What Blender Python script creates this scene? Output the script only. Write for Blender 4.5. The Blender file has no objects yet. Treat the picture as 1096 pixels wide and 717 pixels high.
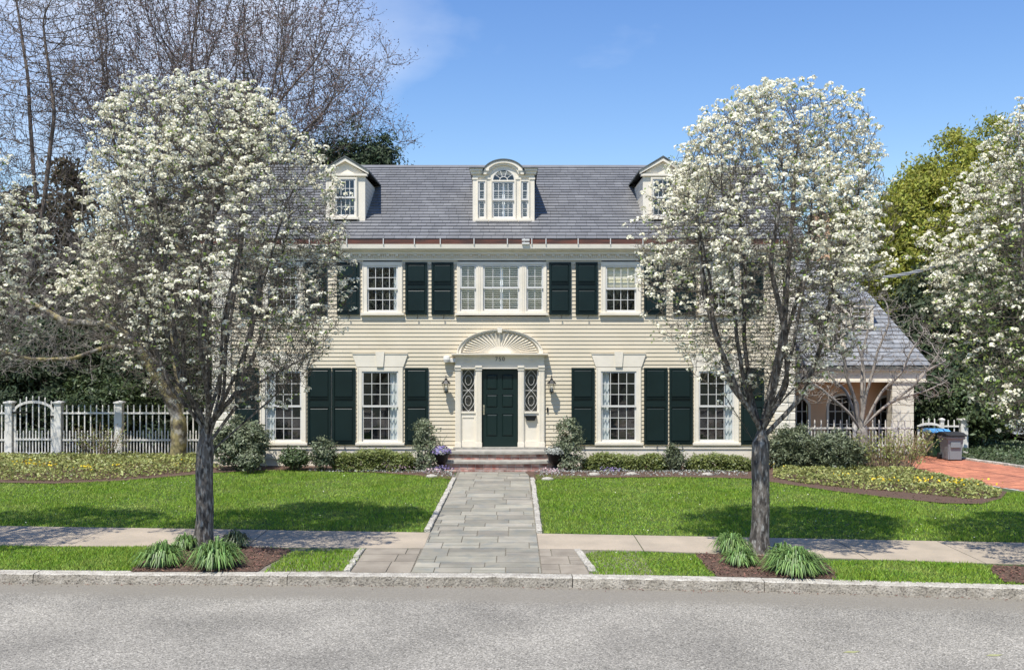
import bpy, math, random
import numpy as np
from mathutils import Vector, Matrix, noise
from mathutils.kdtree import KDTree
R = math.radians
random.seed(7)
rng = np.random.default_rng(7)
scene = bpy.context.scene
COL = scene.collection
F = 1040.0; CX = 548.0; HY = 371.0; CAMZ = 3.2

def G(px, py, z=0.0):
    "ground point whose height is z for a direction measured off the survey photograph"
    d = (CAMZ - z) * F / (py - HY)
    return ((px - CX) * d / F, d)
def W(px, py, Y):
    return Vector(((px - CX) * Y / F, Y, CAMZ - (py - HY) * Y / F))

# ------------------------------------------------------------------ materials
def lin(c):
    return tuple(((v / 255) / 12.92 if v / 255 <= .04045 else ((v / 255 + .055) / 1.055) ** 2.4) for v in c)
def nd(nt, typ, **kw):
    n = nt.nodes.new(typ)
    for k, v in kw.items(): setattr(n, k, v)
    return n
def mat(name, col, rough=.7, col2=None, nscale=3.0, ndetail=5, island=0.0, bump=0.0, bscale=40.0, metal=0.0,
        spec=.5, trans=0.0, stretch=(1, 1, 1), col3=None, n3=30.0, amt3=.5, lo=.35, hi=.65, hue=0.0):
    m = bpy.data.materials.new(name); m.use_nodes = True
    nt = m.node_tree; nt.nodes.clear(); L = nt.links.new
    out = nd(nt, 'ShaderNodeOutputMaterial'); b = nd(nt, 'ShaderNodeBsdfPrincipled')
    b.inputs['Roughness'].default_value = rough; b.inputs['Metallic'].default_value = metal
    b.inputs['Specular IOR Level'].default_value = spec
    b.inputs['Base Color'].default_value = (*col, 1)
    tc = nd(nt, 'ShaderNodeTexCoord'); mp = nd(nt, 'ShaderNodeMapping'); mp.inputs['Scale'].default_value = stretch
    L(tc.outputs['Object'], mp.inputs['Vector'])
    src = None
    if col2:
        n = nd(nt, 'ShaderNodeTexNoise'); n.inputs['Scale'].default_value = nscale; n.inputs['Detail'].default_value = ndetail
        L(mp.outputs[0], n.inputs['Vector'])
        r = nd(nt, 'ShaderNodeMapRange'); r.inputs['From Min'].default_value = lo; r.inputs['From Max'].default_value = hi
        L(n.outputs['Fac'], r.inputs['Value'])
        mx = nd(nt, 'ShaderNodeMix', data_type='RGBA'); mx.inputs[6].default_value = (*col, 1); mx.inputs[7].default_value = (*col2, 1)
        L(r.outputs[0], mx.inputs[0]); src = mx.outputs[2]
    if col3:
        n = nd(nt, 'ShaderNodeTexNoise'); n.inputs['Scale'].default_value = n3; n.inputs['Detail'].default_value = 3
        L(mp.outputs[0], n.inputs['Vector'])
        r = nd(nt, 'ShaderNodeMapRange'); r.inputs['From Min'].default_value = .5; r.inputs['From Max'].default_value = .68
        r.inputs['To Max'].default_value = amt3
        L(n.outputs['Fac'], r.inputs['Value'])
        mx = nd(nt, 'ShaderNodeMix', data_type='RGBA'); mx.inputs[6].default_value = (*col, 1); mx.inputs[7].default_value = (*col3, 1)
        if src: L(src, mx.inputs[6])
        L(r.outputs[0], mx.inputs[0]); src = mx.outputs[2]
    if island:
        g = nd(nt, 'ShaderNodeNewGeometry'); r = nd(nt, 'ShaderNodeMapRange')
        r.inputs['To Min'].default_value = 1 - island; r.inputs['To Max'].default_value = 1 + island
        L(g.outputs['Random Per Island'], r.inputs['Value'])
        hs = nd(nt, 'ShaderNodeHueSaturation'); hs.inputs['Color'].default_value = (*col, 1)
        if src: L(src, hs.inputs['Color'])
        L(r.outputs[0], hs.inputs['Value'])
        if hue:
            ma = nd(nt, 'ShaderNodeMath', operation='MULTIPLY'); ma.inputs[1].default_value = 37.7
            fr = nd(nt, 'ShaderNodeMath', operation='FRACT'); r2 = nd(nt, 'ShaderNodeMapRange')
            r2.inputs['To Min'].default_value = .5 - hue; r2.inputs['To Max'].default_value = .5 + hue
            L(g.outputs['Random Per Island'], ma.inputs[0]); L(ma.outputs[0], fr.inputs[0]); L(fr.outputs[0], r2.inputs['Value'])
            L(r2.outputs[0], hs.inputs['Hue'])
        src = hs.outputs[0]
    if src: L(src, b.inputs['Base Color'])
    if bump:
        n = nd(nt, 'ShaderNodeTexNoise'); n.inputs['Scale'].default_value = bscale; n.inputs['Detail'].default_value = 4
        L(mp.outputs[0], n.inputs['Vector'])
        bp = nd(nt, 'ShaderNodeBump'); bp.inputs['Strength'].default_value = bump; bp.inputs['Distance'].default_value = .02
        L(n.outputs['Fac'], bp.inputs['Height']); L(bp.outputs[0], b.inputs['Normal'])
    if trans:
        t = nd(nt, 'ShaderNodeBsdfTranslucent'); t.inputs['Color'].default_value = (*col, 1)
        if src: L(src, t.inputs['Color'])
        ms = nd(nt, 'ShaderNodeMixShader'); ms.inputs[0].default_value = trans
        L(b.outputs[0], ms.inputs[1]); L(t.outputs[0], ms.inputs[2]); L(ms.outputs[0], out.inputs[0])
    else: L(b.outputs[0], out.inputs[0])
    return m

M = {}
M['siding'] = mat('cream_siding', (.62, .54, .395), .55, col2=(.57, .495, .355), nscale=1.3, island=.045, bump=.12, bscale=30)
M['trim'] = mat('white_trim', (.77, .70, .57), .5, col2=(.70, .635, .51), nscale=2.5, bump=.06, bscale=40)
M['white'] = mat('white_paint', (.74, .71, .64), .5, col2=(.60, .57, .50), nscale=5, bump=.08, bscale=30)
M['sashw'] = mat('sash_paint', (.62, .60, .55), .45)
M['slate'] = mat('roof_slate', (.145, .144, .144), .55, col2=(.165, .163, .162), nscale=2.2, island=.12, bump=.35, bscale=25, col3=(.34, .34, .33), n3=1.7, amt3=.12)
M['slate2'] = mat('wing_slate', (.20, .207, .215), .55, col2=(.25, .255, .26), nscale=2.2, island=.2, bump=.35, bscale=25)
M['lead'] = mat('lead_flashing', (.06, .065, .06), .45, col2=(.11, .12, .11), nscale=6)
M['copper'] = mat('weathered_copper', (.20, .075, .05), .6, col2=(.09, .05, .04), nscale=3, metal=.3, stretch=(.6, 1, 4))
M['green'] = mat('shutter_green', (.0045, .013, .012), .42, col2=(.006, .0165, .0155), nscale=2, spec=.3, bump=.03, bscale=12)
M['green_door'] = mat('door_green', (.005, .0165, .0145), .4, spec=.3, bump=.02, bscale=10)
M['black'] = mat('black_iron', (.012, .012, .012), .4, metal=.4)
M['brass'] = mat('brass_handle', (.55, .5, .4), .3, metal=1)
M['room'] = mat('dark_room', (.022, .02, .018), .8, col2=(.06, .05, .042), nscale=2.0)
M['curtain'] = mat('white_curtain', (.78, .82, .80), .85, trans=.2)
M['shade'] = mat('cream_shade', (.80, .75, .55), .9)
M['blind'] = mat('white_blind', (.86, .86, .84), .6)
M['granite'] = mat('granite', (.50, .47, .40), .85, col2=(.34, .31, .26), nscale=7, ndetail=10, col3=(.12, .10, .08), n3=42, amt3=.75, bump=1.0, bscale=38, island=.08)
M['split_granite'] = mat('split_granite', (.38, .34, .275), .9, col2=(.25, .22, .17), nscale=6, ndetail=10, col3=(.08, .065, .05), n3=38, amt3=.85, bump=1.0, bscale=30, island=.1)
M['stonetread'] = mat('tread_stone', (.36, .34, .29), .75, col2=(.25, .235, .2), nscale=6, bump=.3, bscale=50)
M['brick'] = mat('red_brick', (.28, .10, .075), .85, col2=(.42, .33, .28), nscale=5, island=.35, bump=.4, bscale=60)
M['mortar'] = mat('mortar', (.38, .35, .31), .9, bump=.3)
M['bluestone'] = mat('bluestone', (.215, .20, .158), .8, col2=(.285, .26, .205), nscale=2.2, island=.24, bump=.25, bscale=35, col3=(.17, .18, .165), n3=4, amt3=.6, hue=.008)
M['apron'] = mat('apron_stone', (.20, .17, .13), .85, col2=(.26, .225, .175), nscale=3, island=.12, bump=.3, bscale=40)
M['joint'] = mat('sandy_joint', (.13, .115, .085), .95, col2=(.20, .18, .14), nscale=20)
M['concrete'] = mat('sidewalk_concrete', (.42, .345, .255), .85, col2=(.33, .275, .205), nscale=1.6, bump=.4, bscale=120, col3=(.27, .235, .19), n3=60, amt3=.5, island=.03)
M['mulch'] = mat('mulch', (.085, .047, .03), .95, col2=(.14, .085, .055), nscale=45, col3=(.04, .024, .018), n3=80, amt3=.9, bump=1.0, bscale=60)
M['chip'] = mat('bark_chip', (.13, .065, .045), .9, island=.6, hue=.02)
M['soil'] = mat('lawn_soil', (.06, .075, .022), .95, col2=(.045, .085, .018), nscale=8, bump=.6, bscale=60)
M['ground'] = mat('far_ground', (.07, .085, .035), .95, col2=(.055, .065, .03), nscale=.4)
M['grass'] = mat('grass_blade', (.235, .36, .04), .55, col2=(.32, .40, .085), nscale=.9, ndetail=7, lo=.45, hi=.75, col3=(.16, .30, .03), n3=2.3, amt3=.6, island=.42, hue=.025, trans=.35, spec=.25)
M['drybits'] = mat('dry_grass', (.32, .27, .13), .8, island=.3, trans=.2)
M['drivebrick'] = mat('drive_brick', (.50, .19, .10), .85, col2=(.38, .14, .08), nscale=.9, island=.24, bump=.3, bscale=50)
M['bark'] = mat('pear_bark', (.14, .12, .10), .9, col2=(.035, .029, .024), nscale=17, ndetail=8, stretch=(1, 1, .3), bump=1.0, bscale=24, col3=(.46, .45, .41), n3=26, amt3=.6, lo=.42, hi=.6)
M['twig'] = mat('pear_twig', (.14, .115, .085), .85, col2=(.07, .058, .045), nscale=6)
M['barebark'] = mat('bare_bark', (.185, .145, .115), .9, col2=(.10, .078, .064), nscale=2)
M['bud'] = mat('purple_bud', (.17, .115, .11), .8, island=.4, trans=.2)
M['lichen'] = mat('lichen_bark', (.28, .23, .10), .9, col2=(.07, .055, .04), nscale=3.5, ndetail=8, bump=1.0, bscale=9, col3=(.42, .39, .33), n3=4, amt3=.9, lo=.42, hi=.58)
M['palebark'] = mat('pale_bark', (.33, .285, .24), .9, col2=(.2, .18, .155), nscale=5, bump=.5, bscale=20)
M['petal'] = mat('white_petal', (.86, .825, .65), .6, island=.13, trans=.3, hue=.01)
M['newleaf'] = mat('new_leaf', (.25, .33, .08), .55, island=.35, trans=.4, hue=.02)
M['conifer'] = mat('dark_conifer', (.038, .06, .022), .7, island=.5, hue=.03, trans=.15)
M['hemlock'] = mat('hemlock', (.055, .075, .03), .7, island=.5, hue=.03, trans=.15)
M['rusty'] = mat('rusty_conifer', (.095, .075, .035), .75, island=.5, hue=.03, trans=.15)
M['gold'] = mat('golden_evergreen', (.30, .31, .04), .65, island=.45, hue=.025, trans=.35)
M['mid'] = mat('mid_leaf', (.085, .12, .045), .5, island=.5, hue=.02, trans=.25)
M['grey_leaf'] = mat('grey_leaf', (.155, .18, .10), .5, island=.5, hue=.015, trans=.2)
M['box'] = mat('boxwood_leaf', (.17, .20, .055), .5, island=.5, hue=.02, trans=.3)
M['cover'] = mat('ground_cover', (.30, .32, .10), .5, island=.5, hue=.025, trans=.3)
M['cover2'] = mat('dark_ground_cover', (.085, .12, .05), .5, island=.5, hue=.02, trans=.25)
M['yellow'] = mat('yellow_petal', (.85, .62, .03), .6, island=.2, trans=.3)
M['purple'] = mat('purple_petal', (.25, .20, .38), .6, island=.4, trans=.3, hue=.03)
M['pink'] = mat('pale_pink_petal', (.55, .40, .42), .6, island=.3, trans=.3)
M['silver'] = mat('silver_leaf', (.33, .34, .30), .6, island=.35, trans=.2)
M['strap'] = mat('strap_leaf', (.16, .26, .07), .5, island=.55, hue=.015, trans=.25)
M['redstem'] = mat('tan_stem', (.27, .19, .12), .8, island=.35)
M['peach'] = mat('peach_wall', (.70, .44, .26), .6, col2=(.64, .40, .24), nscale=2)  # peach paint, with warm light reflected from terracotta included in the colour
M['soffit'] = mat('brick_bounce_soffit', (.46, .17, .08), .6)  # orange of light bounced up from the brick, put into the ceiling colour
M['bingrey'] = mat('grey_plastic', (.20, .225, .235), .45)
M['bingreen'] = mat('green_plastic', (.02, .05, .025), .45)
M['binblue'] = mat('blue_plastic', (.10, .32, .58), .5)
M['rubber'] = mat('rubber', (.015, .015, .015), .8)
M['carpaint'] = mat('silver_car_paint', (.55, .56, .58), .25, metal=.4)
M['carglass'] = mat('car_glass', (.01, .012, .015), .08)
M['cable'] = mat('cable_sleeve', (.45, .45, .44), .6)
M['spray'] = mat('faded_spray_paint', (.30, .30, .14), .9)
M['numberblack'] = mat('number_black', (.02, .02, .02), .4)

def glass_mat():
    m = bpy.data.materials.new('window_glass'); m.use_nodes = True; nt = m.node_tree; nt.nodes.clear(); L = nt.links.new
    out = nd(nt, 'ShaderNodeOutputMaterial'); t = nd(nt, 'ShaderNodeBsdfTransparent'); g = nd(nt, 'ShaderNodeBsdfGlossy')
    t.inputs[0].default_value = (.97, .98, .98, 1); g.inputs['Roughness'].default_value = .03
    n = nd(nt, 'ShaderNodeTexNoise'); n.inputs['Scale'].default_value = 2.5
    tc = nd(nt, 'ShaderNodeTexCoord'); L(tc.outputs['Object'], n.inputs['Vector'])
    bp = nd(nt, 'ShaderNodeBump'); bp.inputs['Strength'].default_value = .08; L(n.outputs['Fac'], bp.inputs['Height'])
    L(bp.outputs[0], g.inputs['Normal'])
    ge = nd(nt, 'ShaderNodeNewGeometry'); dt = nd(nt, 'ShaderNodeVectorMath', operation='DOT_PRODUCT'); L(ge.outputs['Incoming'], dt.inputs[0]); L(ge.outputs['Normal'], dt.inputs[1])
    ab = nd(nt, 'ShaderNodeMath', operation='ABSOLUTE'); L(dt.outputs['Value'], ab.inputs[0])
    om = nd(nt, 'ShaderNodeMath', operation='SUBTRACT'); om.inputs[0].default_value = 1; L(ab.outputs[0], om.inputs[1])
    pw = nd(nt, 'ShaderNodeMath', operation='POWER'); pw.inputs[1].default_value = 5; L(om.outputs[0], pw.inputs[0])
    fr = nd(nt, 'ShaderNodeMath', operation='MULTIPLY_ADD'); fr.inputs[1].default_value = .9; fr.inputs[2].default_value = .10; L(pw.outputs[0], fr.inputs[0])
    ms = nd(nt, 'ShaderNodeMixShader'); L(fr.outputs[0], ms.inputs[0]); L(t.outputs[0], ms.inputs[1]); L(g.outputs[0], ms.inputs[2])
    L(ms.outputs[0], out.inputs[0]); return m
M['glass'] = glass_mat()

def asphalt_mat():
    m = bpy.data.materials.new('asphalt'); m.use_nodes = True; nt = m.node_tree; nt.nodes.clear(); L = nt.links.new
    out = nd(nt, 'ShaderNodeOutputMaterial'); b = nd(nt, 'ShaderNodeBsdfPrincipled'); b.inputs['Roughness'].default_value = .85
    tc = nd(nt, 'ShaderNodeTexCoord')
    v = nd(nt, 'ShaderNodeTexVoronoi'); v.inputs['Scale'].default_value = 78; L(tc.outputs['Object'], v.inputs['Vector'])
    sp = nd(nt, 'ShaderNodeSeparateColor'); L(v.outputs['Color'], sp.inputs[0])
    r = nd(nt, 'ShaderNodeValToRGB'); L(sp.outputs[0], r.inputs[0])
    e = r.color_ramp.elements; e[0].position = 0; e[0].color = (.08, .073, .06, 1); e[1].position = 1; e[1].color = (.50, .46, .385, 1)
    for p, c in ((.2, (.18, .166, .138, 1)), (.6, (.26, .24, .20, 1)), (.88, (.33, .305, .26, 1))):
        x = r.color_ramp.elements.new(p); x.color = c
    n = nd(nt, 'ShaderNodeTexNoise'); n.inputs['Scale'].default_value = .7; n.inputs['Detail'].default_value = 6; L(tc.outputs['Object'], n.inputs['Vector'])
    mr = nd(nt, 'ShaderNodeMapRange'); mr.inputs['From Min'].default_value = .3; mr.inputs['From Max'].default_value = .7
    mr.inputs['To Min'].default_value = .76; mr.inputs['To Max'].default_value = 1.16; L(n.outputs['Fac'], mr.inputs['Value'])
    hs = nd(nt, 'ShaderNodeHueSaturation'); L(r.outputs[0], hs.inputs['Color']); L(mr.outputs[0], hs.inputs['Value'])
    # gutter line: finer, greyer sealed strip beside the kerb
    sx = nd(nt, 'ShaderNodeSeparateXYZ'); L(tc.outputs['Object'], sx.inputs[0])
    m1 = nd(nt, 'ShaderNodeMath', operation='MULTIPLY_ADD'); m1.inputs[1].default_value = .062; L(sx.outputs[0], m1.inputs[0]); L(sx.outputs[1], m1.inputs[2])
    n2 = nd(nt, 'ShaderNodeTexNoise'); n2.inputs['Scale'].default_value = .5; L(tc.outputs['Object'], n2.inputs['Vector'])
    m2 = nd(nt, 'ShaderNodeMath', operation='MULTIPLY_ADD'); m2.inputs[1].default_value = .5; L(n2.outputs['Fac'], m2.inputs[0]); L(m1.outputs[0], m2.inputs[2])
    mr2 = nd(nt, 'ShaderNodeMapRange'); mr2.inputs['From Min'].default_value = 12.75; mr2.inputs['From Max'].default_value = 13.15; mr2.inputs['To Max'].default_value = .8
    L(m2.outputs[0], mr2.inputs['Value'])
    mx = nd(nt, 'ShaderNodeMix', data_type='RGBA'); mx.inputs[7].default_value = (.195, .175, .14, 1); L(hs.outputs[0], mx.inputs[6]); L(mr2.outputs[0], mx.inputs[0])
    # hairline cracks
    vc = nd(nt, 'ShaderNodeTexVoronoi', feature='DISTANCE_TO_EDGE'); vc.inputs['Scale'].default_value = .33
    nn = nd(nt, 'ShaderNodeTexNoise'); nn.inputs['Scale'].default_value = 2.2; nn.inputs['Detail'].default_value = 6; L(tc.outputs['Object'], nn.inputs['Vector'])
    va = nd(nt, 'ShaderNodeVectorMath', operation='MULTIPLY_ADD'); va.inputs[1].default_value = (.7, .7, 0); L(nn.outputs['Color'], va.inputs[0]); L(tc.outputs['Object'], va.inputs[2])
    L(va.outputs[0], vc.inputs['Vector'])
    lt = nd(nt, 'ShaderNodeMath', operation='LESS_THAN'); lt.inputs[1].default_value = .0022; L(vc.outputs['Distance'], lt.inputs[0])
    n4 = nd(nt, 'ShaderNodeTexNoise'); n4.inputs['Scale'].default_value = .35; L(tc.outputs['Object'], n4.inputs['Vector'])
    gt = nd(nt, 'ShaderNodeMath', operation='GREATER_THAN'); gt.inputs[1].default_value = .63; L(n4.outputs['Fac'], gt.inputs[0])
    mu = nd(nt, 'ShaderNodeMath', operation='MULTIPLY'); L(lt.outputs[0], mu.inputs[0]); L(gt.outputs[0], mu.inputs[1])
    mx2 = nd(nt, 'ShaderNodeMix', data_type='RGBA'); mx2.inputs[7].default_value = (.07, .065, .06, 1); L(mx.outputs[2], mx2.inputs[6]); L(mu.outputs[0], mx2.inputs[0])
    L(mx2.outputs[2], b.inputs['Base Color'])
    bp = nd(nt, 'ShaderNodeBump'); bp.inputs['Strength'].default_value = .5; bp.inputs['Distance'].default_value = .01
    L(v.outputs['Distance'], bp.inputs['Height']); L(bp.outputs[0], b.inputs['Normal'])
    L(b.outputs[0], out.inputs[0]); return m
M['asphalt'] = asphalt_mat()

# ------------------------------------------------------------------ object helpers
ORG = {}
def reg(o, parent, origin):
    COL.objects.link(o)
    if parent is not None:
        o.parent = parent; ORG[o.name] = ORG[parent.name]
    else:
        ORG[o.name] = Vector(origin); o.location = origin
def tag(o, label=None, cat=None, group=None, kind=None):
    if label: o['label'] = label
    if cat: o['category'] = cat
    if group: o['group'] = group
    if kind: o['kind'] = kind
    return o
def thing(name, loc, label, cat, group=None):
    o = bpy.data.objects.new(name, None); o.empty_display_size = .3
    reg(o, None, loc); return tag(o, label, cat, group)
def npmesh(name, V, Fc, m, parent=None, origin=(0, 0, 0), smooth=False):
    "V (n,3) world coordinates, Fc (m,k) one face size"
    org = ORG[parent.name] if parent is not None else Vector(origin)
    V = np.asarray(V, dtype=np.float32) - np.array(org, dtype=np.float32)
    Fc = np.asarray(Fc, dtype=np.int32); k = Fc.shape[1]
    me = bpy.data.meshes.new(name)
    me.vertices.add(len(V)); me.vertices.foreach_set('co', V.ravel())
    me.loops.add(Fc.size); me.loops.foreach_set('vertex_index', Fc.ravel())
    me.polygons.add(len(Fc)); me.polygons.foreach_set('loop_start', np.arange(0, Fc.size, k, dtype=np.int32))
    me.update(calc_edges=True); me.validate()
    if smooth: me.polygons.foreach_set('use_smooth', np.ones(len(me.polygons), dtype=bool))
    me.materials.append(m)
    o = bpy.data.objects.new(name, me); reg(o, parent, org); return o
class MB:
    def __init__(s): s.v = []; s.f = []
    def add(s, vs, fs):
        n = len(s.v); s.v += [tuple(p) for p in vs]; s.f += [tuple(i + n for i in f) for f in fs]; return s
    def box(s, x0, x1, y0, y1, z0, z1):
        return s.add([(x0,y0,z0),(x1,y0,z0),(x1,y1,z0),(x0,y1,z0),(x0,y0,z1),(x1,y0,z1),(x1,y1,z1),(x0,y1,z1)],
                     [(0,3,2,1),(4,5,6,7),(0,1,5,4),(1,2,6,5),(2,3,7,6),(3,0,4,7)])
    def cbox(s, x, y, z, a, b, c): return s.box(x-a/2, x+a/2, y-b/2, y+b/2, z-c/2, z+c/2)
    def poly_extrude(s, pts, vec):
        "pts: 3D polygon loop; vec: extrusion"
        n = len(pts); v = Vector(vec)
        vs = [Vector(p) for p in pts] + [Vector(p) + v for p in pts]
        fs = [tuple(range(n))[::-1], tuple(range(n, 2*n))] + [(i, (i+1) % n, (i+1) % n + n, i + n) for i in range(n)]
        return s.add(vs, fs)
    def xz(s, pts, y0, y1): return s.poly_extrude([(p[0], y0, p[1]) for p in pts], (0, y1 - y0, 0))
    def yz(s, pts, x0, x1): return s.poly_extrude([(x0, p[0], p[1]) for p in pts], (x1 - x0, 0, 0))
    def xy(s, pts, z0, z1): return s.poly_extrude([(p[0], p[1], z0) for p in pts], (0, 0, z1 - z0))
    def flat(s, pts, z): return s.add([(p[0], p[1], z) for p in pts], [tuple(range(len(pts)))])
    def lathe(s, c, prof, n=20):
        vs = []; fs = []
        for r, z in prof:
            for i in range(n):
                a = 2*math.pi*i/n; vs.append((c[0]+r*math.cos(a), c[1]+r*math.sin(a), c[2]+z))
        for j in range(len(prof)-1):
            for i in range(n): fs.append((j*n+i, j*n+(i+1) % n, (j+1)*n+(i+1) % n, (j+1)*n+i))
        fs.append(tuple(range(n))[::-1]); fs.append(tuple(range((len(prof)-1)*n, len(prof)*n)))
        return s.add(vs, fs)
    def tube(s, pts, rad, n=6, cap=True):
        pts = [Vector(p) for p in pts]; m = len(pts)
        if not hasattr(rad, '__len__'): rad = [rad]*m
        vs = []; u = None
        for i in range(m):
            d = (pts[min(i+1, m-1)] - pts[max(i-1, 0)])
            if d.length < 1e-7: d = Vector((0, 0, 1))
            d.normalize()
            if u is None: u = d.orthogonal().normalized()
            else:
                u = u - d*u.dot(d)
                u = u.normalized() if u.length > 1e-6 else d.orthogonal().normalized()
            w = d.cross(u)
            for k in range(n):
                a = 2*math.pi*k/n; vs.append(pts[i] + (u*math.cos(a) + w*math.sin(a))*rad[i])
        fs = [(j*n+i, j*n+(i+1) % n, (j+1)*n+(i+1) % n, (j+1)*n+i) for j in range(m-1) for i in range(n)]
        if cap: fs += [tuple(range(n))[::-1], tuple(range((m-1)*n, m*n))]
        return s.add(vs, fs)
    def build(s, name, m, parent=None, origin=(0, 0, 0), smooth=False, bevel=0):
        org = ORG[parent.name] if parent is not None else Vector(origin)
        me = bpy.data.meshes.new(name)
        me.from_pydata([(a-org.x, b-org.y, c-org.z) for a, b, c in s.v], [], s.f); me.update()
        if smooth: me.polygons.foreach_set('use_smooth', [True]*len(me.polygons))
        me.materials.append(m)
        o = bpy.data.objects.new(name, me); reg(o, parent, org)
        if bevel:
            b = o.modifiers.new('bevel', 'BEVEL'); b.width = bevel; b.segments = 2; b.limit_method = 'ANGLE'
        return o
def copy_tree(o, parent=None):
    c = o.copy(); COL.objects.link(c); ORG[c.name] = ORG[o.name]
    if parent is not None: c.parent = parent
    for ch in list(o.children): copy_tree(ch, c)
    return c

def clip(poly, a, b):
    "keep the side of 2D line a->b to its left"
    out = []; n = len(poly)
    def sd(p): return (b[0]-a[0])*(p[1]-a[1]) - (b[1]-a[1])*(p[0]-a[0])
    for i in range(n):
        p, q = poly[i], poly[(i+1) % n]; sp, sq = sd(p), sd(q)
        if sp >= 0: out.append(p)
        if (sp > 0 > sq) or (sp < 0 < sq):
            t = sp/(sp-sq); out.append((p[0]+t*(q[0]-p[0]), p[1]+t*(q[1]-p[1])))
    return out
def clip_convex(poly, cv):
    for i in range(len(cv)):
        if len(poly) < 3: return []
        poly = clip(poly, cv[i], cv[(i+1) % len(cv)])
    return poly if len(poly) >= 3 else []
def inside(P, poly):
    x, y = P[:, 0], P[:, 1]; c = np.zeros(len(P), bool); n = len(poly)
    for i in range(n):
        x1, y1 = poly[i]; x2, y2 = poly[(i+1) % n]
        if y1 == y2: continue
        m = ((y1 > y) != (y2 > y)) & (x < (x2-x1)*(y-y1)/(y2-y1) + x1); c ^= m
    return c
def scatter(poly, dens, r=rng):
    a = np.array(poly); lo = a.min(0); hi = a.max(0)
    n = int((hi-lo).prod()*dens); P = lo + r.random((n, 2))*(hi-lo)
    return P[inside(P, poly)]

# slates laid on a sloped plane: O origin (eave corner), u along the eave, v up the slope; cv = outline in (u,v), counter-clockwise
def slates(name, O, u, v, cv, expo, wid, m, parent, thick=.011):
    O = Vector(O); u = Vector(u).normalized(); v = Vector(v).normalized(); n = u.cross(v).normalized()
    if n.z < 0: n = -n
    b = MB(); umax = max(p[0] for p in cv); umin = min(p[0] for p in cv); vmax = max(p[1] for p in cv)
    k = 0; y = 0.0
    while y < vmax:
        x = umin - random.random()*wid
        while x < umax:
            w = wid*random.uniform(.8, 1.2)
            q = clip_convex([(x+.003, y), (x+w-.003, y), (x+w-.003, y+expo), (x+.003, y+expo)], cv)
            if q:
                lift = random.uniform(0, .004)
                def P(p, top):
                    t = (p[1]-y)/expo
                    h = (.024 + lift)*(1-t) + .008 if top else -.01
                    return O + u*p[0] + v*p[1] + n*h
                nn = len(q); vs = [P(p, False) for p in q] + [P(p, True) for p in q]
                fs = [tuple(range(nn))[::-1], tuple(range(nn, 2*nn))] + [(i, (i+1) % nn, (i+1) % nn+nn, i+nn) for i in range(nn)]
                b.add(vs, fs)
            x += w
        y += expo; k += 1
    return b.build(name, m, parent)

# leaf-sized faces
def unit(n, r=rng):
    v = r.normal(size=(n, 3)); return v/np.linalg.norm(v, axis=1, keepdims=True)
def leaves(P, size, asp=.5, up=0.3, r=rng, N=None, var=.35):
    n = len(P); N = unit(n, r) if N is None else N + unit(n, r)*.6
    N[:, 2] += up; N /= np.linalg.norm(N, axis=1, keepdims=True)
    T = np.cross(N, unit(n, r)); T /= np.linalg.norm(T, axis=1, keepdims=True)+1e-9
    B = np.cross(N, T); s = size*(1 + var*(r.random((n, 1))*2-1))
    V = np.stack([P+T*s, P+B*s*asp + N*s*.12, P-T*s, P-B*s*asp + N*s*.12], 1).reshape(-1, 3)
    return V, np.arange(4*n).reshape(-1, 4)
def lump(P, seed, sc=1.0, amp=.35):
    s = seed*3.7; X = P*sc
    return 1 + amp*(np.sin(X[:, 0]*1.7+s)*np.cos(X[:, 1]*1.3-s*.7) + np.sin(X[:, 2]*2.1+s*1.3)*np.cos(X[:, 0]*2.9+s))*.5
def cloud(c, rad, nclump, per, rc, seed, shell=.45, amp=.35, power=1.0, zbias=0):
    "points of leaf clumps spread through an uneven ellipsoid"
    r = np.random.default_rng(seed)
    D = unit(nclump, r); q = (shell + (1-shell)*r.random(nclump)**.6)
    q *= lump(D*2.2, seed, 1.4, amp)
    C = np.array(c) + D*q[:, None]*np.array(rad)
    P = np.repeat(C, per, 0) + r.normal(size=(nclump*per, 3))*rc*np.array([1, 1, .6])*np.repeat(r.uniform(.6, 1.4, nclump), per)[:, None]
    return P, np.repeat(D, per, 0)
def profile_cloud(cx, cy, prof, nclump, per, rc, seed, shell=.5, amp=.3, droop=0):
    "prof: (z, radius) pairs"
    r = np.random.default_rng(seed); zs = np.array([p[0] for p in prof]); rs = np.array([p[1] for p in prof])
    z = np.interp(r.random(nclump), np.cumsum(np.r_[0, (rs[1:]+rs[:-1]+.3)/2*np.diff(zs)])/np.sum((rs[1:]+rs[:-1]+.3)/2*np.diff(zs)), zs)
    a = r.random(nclump)*2*math.pi; rr = np.interp(z, zs, rs)
    D = np.stack([np.cos(a), np.sin(a), np.zeros(nclump)], 1)
    q = (shell+(1-shell)*np.sqrt(r.random(nclump)))*lump(np.stack([np.cos(a)*2, np.sin(a)*2, z*1.1], 1), seed, 1.2, amp)
    C = np.array([cx, cy, 0]) + D*(rr*q)[:, None]; C[:, 2] = z - droop*q*rr
    P = np.repeat(C, per, 0) + r.normal(size=(nclump*per, 3))*rc*np.array([1, 1, .55])*np.repeat(r.uniform(.6, 1.4, nclump), per)[:, None]
    return P, np.repeat(D, per, 0)

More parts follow.
